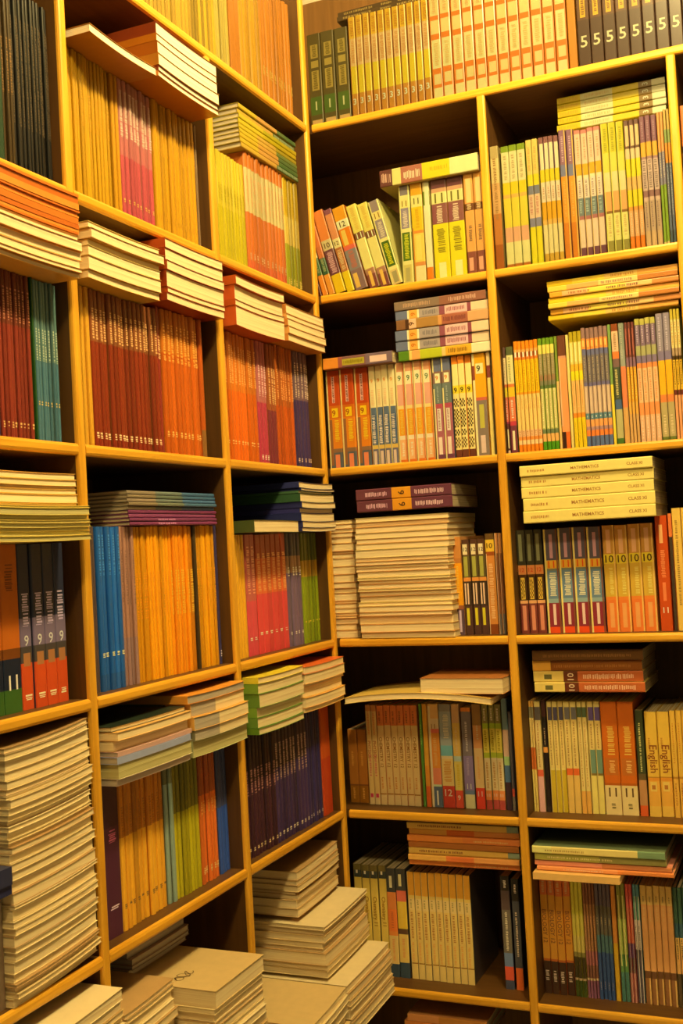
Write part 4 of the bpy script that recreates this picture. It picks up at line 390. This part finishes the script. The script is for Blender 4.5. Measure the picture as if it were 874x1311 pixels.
("L1r4","pg",6,-0.4234,-0.2235,-0.1304,-0.0238,0.02,0.19,(0.002,0),"L","cream",0,0.004,0,"cream book with green spine",((97,139,45),(110,151,66),(129,169,66),(110,151,66),(129,169,66),(241,222,69)),None),
("L1r4","pg",6,-0.2177,-0.013,-0.1218,-0.0287,0.02,0.19,(0.002,0),"B","cream",0,0.004,0,"cream book in pile with orange top cover",((241,194,110),(241,182,94),(241,206,108),(241,177,107),(241,194,117),(241,120,59)),None),
("L3r4","pg",34,-1.0972,-0.9118,-0.3676,-0.028,0,0.2,(0,0.012),"B","cream",0,0.004,0,"cream sheaf in tall sagging pile",((230,211,168),(220,197,150),(234,217,180),(184,148,104),(226,204,156)),None),
("L1r5","pg",8,-0.255,-0.02,-0.748,-0.646,0.1,0.2,(0,0.006),"B","cream",0,0.005,0,"cream paperback at foot of corner pile",((230,211,168),(214,187,136),(196,160,112),(234,217,180)),None),
("L1r5","pg",8,-0.25,-0.022,-0.639,-0.537,0.05,0.2,(0,0.009),"B","cream",0,0.005,0,"cream paperback in middle of corner pile",((230,211,168),(214,187,136),(196,160,112),(234,217,180)),None),
("L1r5","pg",7,-0.24,-0.03,-0.5275,-0.436,-0.01,0.15,(0,0.009),"B","cream",0,0.005,0,"tan paperback at top of corner pile",((196,160,112),(214,187,136),(176,138,88)),None),
("L1r5","pg",6,-0.43,-0.262,-0.748,-0.655,0.1,0.2,(0,0.012),"B","cream",0,0.005,0,"cream paperback in low pile left of corner",((230,211,168),(214,187,136),(196,160,112),(234,217,180)),None),
("L2r5","pg",18,-0.741,-0.575,-0.748,-0.472,0.088,0.2,(0,0),"B","cream",0,0.005,0,"cream paperback in pile below ochre row",((230,211,168),(214,187,136),(196,160,112),(234,217,180)),None),
("L2r5","pg",19,-0.8831,-0.748,-0.748,-0.46,0.02,0.2,(0,0.005),"B","cream",0,0.005,0,"cream paperback in curved pile beside upright",((230,211,168),(214,187,136),(196,160,112),(234,217,180)),None),
("L3r5","pg",20,-1.1,-0.915,-0.748,-0.41,0.04,0.2,(0,0.006),"B","cream",0,0.005,0,"cream paperback in pile beyond upright",((230,211,168),(214,187,136),(196,160,112),(234,217,180)),None),
("L2r5","pg",6,-0.74,-0.56,-0.4675,-0.4,-0.07,0.15,(0.001,0),"B","grey",0,0.005,0,"dark grey booklet set back on pile",((193,161,141),(147,125,120)),None),
("L3r4","pg",2,-1.181,-1.0993,-0.2172,-0.1802,0.005,0.2,(0,0),"F","cream",0,0.002,0,"navy book lying on grey brown books",((43,48,94),(49,54,94)),None),
]

# ------------------------------------------------------------------ book builders
GLYPH = {}
def glyphs(text):
    """outline of a short text as (verts, faces, width, height) with origin at its centre"""
    if text in GLYPH: return GLYPH[text]
    cu = bpy.data.curves.new('lettering', 'FONT'); cu.body = text; cu.size = 1; cu.resolution_u = 2
    cu.align_x = 'CENTER'; cu.offset = .012
    ob = bpy.data.objects.new('lettering', cu); COL.objects.link(ob)
    dg = bpy.context.evaluated_depsgraph_get(); me = ob.evaluated_get(dg).to_mesh()
    v = [(p.co.x, p.co.y) for p in me.vertices]; f = [tuple(q.vertices) for q in me.polygons]
    ob.evaluated_get(dg).to_mesh_clear(); bpy.data.objects.remove(ob); bpy.data.curves.remove(cu)
    xs = [p[0] for p in v]; ys = [p[1] for p in v]
    cx, cy = (min(xs)+max(xs))/2, (min(ys)+max(ys))/2
    v = [(x-cx, y-cy) for x, y in v]
    GLYPH[text] = (v, f, max(xs)-min(xs), max(ys)-min(ys)); return GLYPH[text]

def book_meshes(t, h, w, st, rnd, rr=.0020):
    """upright paperback: spine in front (y=0), thickness along x, height along z"""
    c = .0007; r = min(rr, t*.30); q = max(r, c)
    base = cover_mat(st['c'])
    panels = [(max(x0, .03), min(x1, .97), v0, v1, hx) for x0, x1, v0, v1, hx in st.get('p', ())]
    xs = sorted({min(max(round(x*t, 5), r+.0001), t-r-.0001) for p in panels for x in p[:2]})
    xs = [x for i, x in enumerate(xs) if i == 0 or x-xs[i-1] > .0002]
    outer = [(0, w), (0, r), (r*.3, r*.3), (r, 0)]+[(x, 0) for x in xs]+[(t-r, 0), (t-r*.3, r*.3), (t, r), (t, w)]
    inner = [(c, w), (c, q), (c+.0001, q*.7), (q, c)]+[(min(max(x, q), t-q), c) for x in xs]+[(t-q, c), (t-c-.0001, q*.7), (t-c, q), (t-c, w)]
    cuts = sorted({0.0, 1.0} | {round(b[0], 4) for b in st['b']} | {round(v, 4) for p in panels for v in p[2:4]})
    mb = MB(); n = len(outer); rings = []
    def ink(x, v):
        col = next((b[1] for b in st['b'] if v < b[0]), st['b'][-1][1])
        for x0, x1, v0, v1, hx in panels:
            if x0 < x < x1 and v0 < v < v1: col = hx
        return cover_mat(col)
    for v in cuts:
        rings.append(len(mb.v)); mb.v += [(x, y, h*(1-v)) for x, y in outer]
    for k in range(len(cuts)-1):
        vm = (cuts[k]+cuts[k+1])/2
        for j in range(n-1):
            mt = ink((outer[j][0]+outer[j+1][0])/2/t, vm) if 0 < j < n-2 else base
            mb.f.append((rings[k]+j, rings[k+1]+j, rings[k+1]+j+1, rings[k]+j+1)); mb.m.append(mb.slot(mt))
    it = len(mb.v); mb.v += [(x, y, h) for x, y in inner]; ib = len(mb.v); mb.v += [(x, y, 0) for x, y in inner]
    kb = mb.slot(base); top, bot = rings[0], rings[-1]
    for j in range(n-1):
        mb.f += [(it+j, it+j+1, ib+j+1, ib+j), (top+j, top+j+1, it+j+1, it+j), (bot+j, ib+j, ib+j+1, bot+j+1)]; mb.m += [kb]*3
    mb.f += [(top, it, ib, bot), (top+n-1, bot+n-1, ib+n-1, it+n-1)]; mb.m += [kb]*2
    cover = mb.mesh('cover')
    mb = MB(); mb.box((c, q, .0008), (t-c, w-.002, h-.0012), PAGE['stand']); pages = mb.mesh('page_block')
    mb = MB(); lab = None
    def rect(x0, x1, v0, v1, hx, lift): mb.quad([(t*x0, -lift, h*(1-v1)), (t*x1, -lift, h*(1-v1)), (t*x1, -lift, h*(1-v0)), (t*x0, -lift, h*(1-v0))], cover_mat(hx))
    for x0, x1, v0, v1, hx in st.get('d', ()):        # fine lettering running along the spine
        v = v0; bh = (x1-x0)
        while v < v1-.004:
            l = min(rnd.uniform(.007, .018), v1-v); a = rnd.uniform(0, .2)*bh; b = rnd.uniform(0, .2)*bh
            rect(x0+a, x1-b, v, v+l*.72, hx, .00028); v += l+(.010 if rnd.random() < .14 else .002)
    for x0, x1, v0, v1, hx in st.get('q', ()):        # woven black-and-white pattern
        rows = max(2, int((v1-v0)*h/.0042)); m = 4
        for i in range(rows):
            for j in range(m):
                if (i+j) % 2: continue
                rect(x0+(x1-x0)*j/m, x0+(x1-x0)*(j+1)/m, v0+(v1-v0)*i/rows, v0+(v1-v0)*(i+1)/rows, hx, .00028)
    for text, vc, size, hx, rot in st.get('t', ()):
        gv, gf, gw, gh = glyphs(text); H = size*t
        if rot and gw > gh*1.2: sc = min(H/gh, .40*h/gw)
        elif rot: sc = H/gh
        else: sc = min(H/gh, .80*t/gw, .13*h/gh)
        i = len(mb.v); zc = h*(1-vc)
        if rot: mb.v += [(t/2+y*sc, -.0004, zc-x*sc) for x, y in gv]
        else: mb.v += [(t/2+x*sc, -.0004, zc+y*sc) for x, y in gv]
        k = mb.slot(cover_mat(hx))
        for f in gf: mb.f.append(tuple(i+j for j in f)); mb.m.append(k)
    if mb.v: lab = mb.mesh('lettering')
    return cover, pages, lab

def tint(hx, f):
    return tuple(max(0, min(255, int(v*f))) for v in hx)
def tint_style(st, f):
    o = dict(st); o['b'] = tuple((v, tint(c, f)) for v, c in st['b']); o['c'] = tint(st['c'], f); return o

ORD = ['first', 'second', 'third', 'fourth', 'fifth', 'sixth', 'seventh', 'eighth', 'ninth', 'tenth', 'eleventh', 'twelfth', 'thirteenth', 'fourteenth', 'fifteenth', 'sixteenth', 'seventeenth', 'eighteenth', 'nineteenth', 'twentieth']
def ordinal(i):
    if i < 20: return ORD[i]
    return ('thirtieth' if i == 29 else ('twenty-' if i < 29 else 'thirty-')+ORD[(i+1) % 10-1])
ROWN = ['top row', 'second row', 'third row', 'fourth row', 'fifth row', 'sixth row', 'seventh row']
BAYN = {'L1': 'left of corner', 'L2': 'middle left', 'L3': 'far left', 'R1': 'right of corner', 'R2': 'far right', 'R3': 'beyond last upright'}
def where(bay): return ROWN[int(bay[3])]+', '+BAYN[bay[:2]]
def to_world(bay, s, d, z): return (-d, s, z) if bay[0] == 'L' else (s, d, z)
def base_rz(bay): return math.pi/2 if bay[0] == 'L' else 0.0

def add_book(name, label, cat, group, meshes, loc, rot):
    o = root(name, label, cat, group); o.location = loc; o.rotation_euler = rot
    obj('cover', meshes[0], o); obj('page_block', meshes[1], o)
    if meshes[2]: obj('lettering', meshes[2], o)['kind'] = 'stuff'
    return o

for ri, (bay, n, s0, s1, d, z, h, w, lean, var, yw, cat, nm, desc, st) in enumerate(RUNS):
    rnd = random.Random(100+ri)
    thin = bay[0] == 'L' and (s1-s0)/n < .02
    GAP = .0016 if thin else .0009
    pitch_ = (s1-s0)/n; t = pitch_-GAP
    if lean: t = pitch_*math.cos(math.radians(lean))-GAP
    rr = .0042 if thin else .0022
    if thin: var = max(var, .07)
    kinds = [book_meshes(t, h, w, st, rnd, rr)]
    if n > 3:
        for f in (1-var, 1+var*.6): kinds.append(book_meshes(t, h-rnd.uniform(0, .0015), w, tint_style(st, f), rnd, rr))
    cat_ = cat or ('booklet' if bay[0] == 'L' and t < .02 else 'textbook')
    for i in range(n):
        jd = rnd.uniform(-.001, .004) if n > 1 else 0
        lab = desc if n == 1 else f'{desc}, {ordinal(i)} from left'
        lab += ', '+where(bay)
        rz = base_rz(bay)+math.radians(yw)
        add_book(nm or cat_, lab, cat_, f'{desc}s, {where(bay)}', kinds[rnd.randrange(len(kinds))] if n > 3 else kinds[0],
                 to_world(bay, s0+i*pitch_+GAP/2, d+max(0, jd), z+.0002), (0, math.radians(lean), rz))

def flat_meshes(L, D, t, bend, spine, hx, pm, rnd, LB):
    """book lying flat: length along x, depth along y (0 = front), thickness along z; bends along x"""
    N = 10; c = .0005; A, B = bend
    def zf(u): return A*(1-4*u*(1-u)) + B*u*u
    mn = min(zf(i/N) for i in range(N+1))
    def Z(x): return zf(max(0, min(1, x/LB)))-mn
    def slab(mb, x0, x1, y0, y1, z0, z1, mat, n=N):
        i = len(mb.v); k = mb.slot(mat)
        for j in range(n+1):
            x = x0+(x1-x0)*j/n; zz = Z(x)
            mb.v += [(x, y0, z0+zz), (x, y1, z0+zz), (x, y1, z1+zz), (x, y0, z1+zz)]
        for j in range(n):
            a = i+4*j; b = a+4
            mb.f += [(a, b, b+3, a+3), (a+1, a+2, b+2, b+1), (a+3, b+3, b+2, a+2), (a, a+1, b+1, b)]; mb.m += [k]*4
        mb.f += [(i, i+3, i+2, i+1), (i+4*n, i+4*n+1, i+4*n+2, i+4*n+3)]; mb.m += [k]*2
    cm = cover_mat(hx)
    mb = MB(); sx = c if spine == 'L' else .0015; e0 = c if spine == 'F' else .0015; e1 = c if spine == 'B' else .0015
    if isinstance(pm, tuple):
        slab(mb, sx, L*.45, e0, D-e1, c, t-c, pm[0]); slab(mb, L*.45, L-.001, e0, D-e1, c, t-c, pm[1])
    else: slab(mb, sx, L-.001, e0, D-e1, c, t-c, pm)
    pages = mb.mesh('page_block')
    mb = MB(); slab(mb, 0, L, 0, D, t-c, t, cm); slab(mb, 0, L, 0, D, 0, c, cm)
    if spine == 'L': slab(mb, 0, c, 0, D, c, t-c, cm, 1)
    if spine == 'B': slab(mb, 0, L, D-c, D, c, t-c, cm)
    if spine == 'F': slab(mb, 0, L, 0, c, c, t-c, cm)
    return mb.mesh('cover'), pages, None

for si, (bay, kind, n, s0, s1, z0, z1, ov, dep, bend, spine, tnt, yw, jit, tilt, desc, cols, sts) in enumerate(STACKS):
    rnd = random.Random(500+si)
    ws = [rnd.choice((.55, .8, 1, 1.25, 1.7)) for _ in range(n)] if kind == 'pg' else [rnd.uniform(.92, 1.1) for _ in range(n)]
    tot = sum(ws); z = z0; L = s1-s0
    for i in range(n):
        th = (z1-z0)*ws[i]/tot; t = th-.0005
        js = rnd.uniform(-jit, jit)*.6; jd = rnd.uniform(-jit, jit); jy = rnd.uniform(-1, 1)*jit*1.2
        rz = base_rz(bay)+math.radians(yw)+jy
        lab = desc if n == 1 else f'{desc}, {ordinal(n-1-i)} from top'
        lab += ', '+where(bay)
        grp = f'{desc}s, {where(bay)}'
        if kind == 'pg':
            tn = tnt[i % len(tnt)] if isinstance(tnt, tuple) else tnt
            pm = (PAGE['grey'], PAGE['cream']) if tn == 'half' else PAGE[tn]
            ms = flat_meshes(L-rnd.uniform(0, jit), dep, t, bend, spine[i % len(spine)], cols[i % len(cols)], pm, rnd, L)
            bk = add_book('paperback', lab, 'book', grp, ms, to_world(bay, s0+js, -ov+jd, z), (0, 0, rz))
            if i == n-1 and desc.endswith('below ochre row'):      # pen scrawl on the top cover
                mb = MB(); ink_ = cover_mat((70, 44, 20)); px = None
                for q in range(46):
                    a = q*.55; x = .022+.0009*q+.006*math.sin(a*1.3); y = .085+.010*math.sin(a)*(1-.25*math.sin(q*.21))
                    if px:
                        dx, dy = x-px[0], y-px[1]; ln = math.hypot(dx, dy) or 1; nx, ny = -dy/ln*.0005, dx/ln*.0005
                        zt_ = t+.0006
                        mb.quad([(px[0]-nx, px[1]-ny, zt_), (x-nx, y-ny, zt_), (x+nx, y+ny, zt_), (px[0]+nx, px[1]+ny, zt_)], ink_)
                    px = (x, y)
                obj('pen_scrawl', mb.mesh('pen_scrawl'), bk)['kind'] = 'stuff'
        else:
            ms = book_meshes(t, L-rnd.uniform(0, jit), dep, sts[i % len(sts)], rnd)
            add_book('flat_book', lab, 'book', grp, ms, to_world(bay, s1+js, -ov+jd, z), (0, -math.pi/2, rz))
        z += th
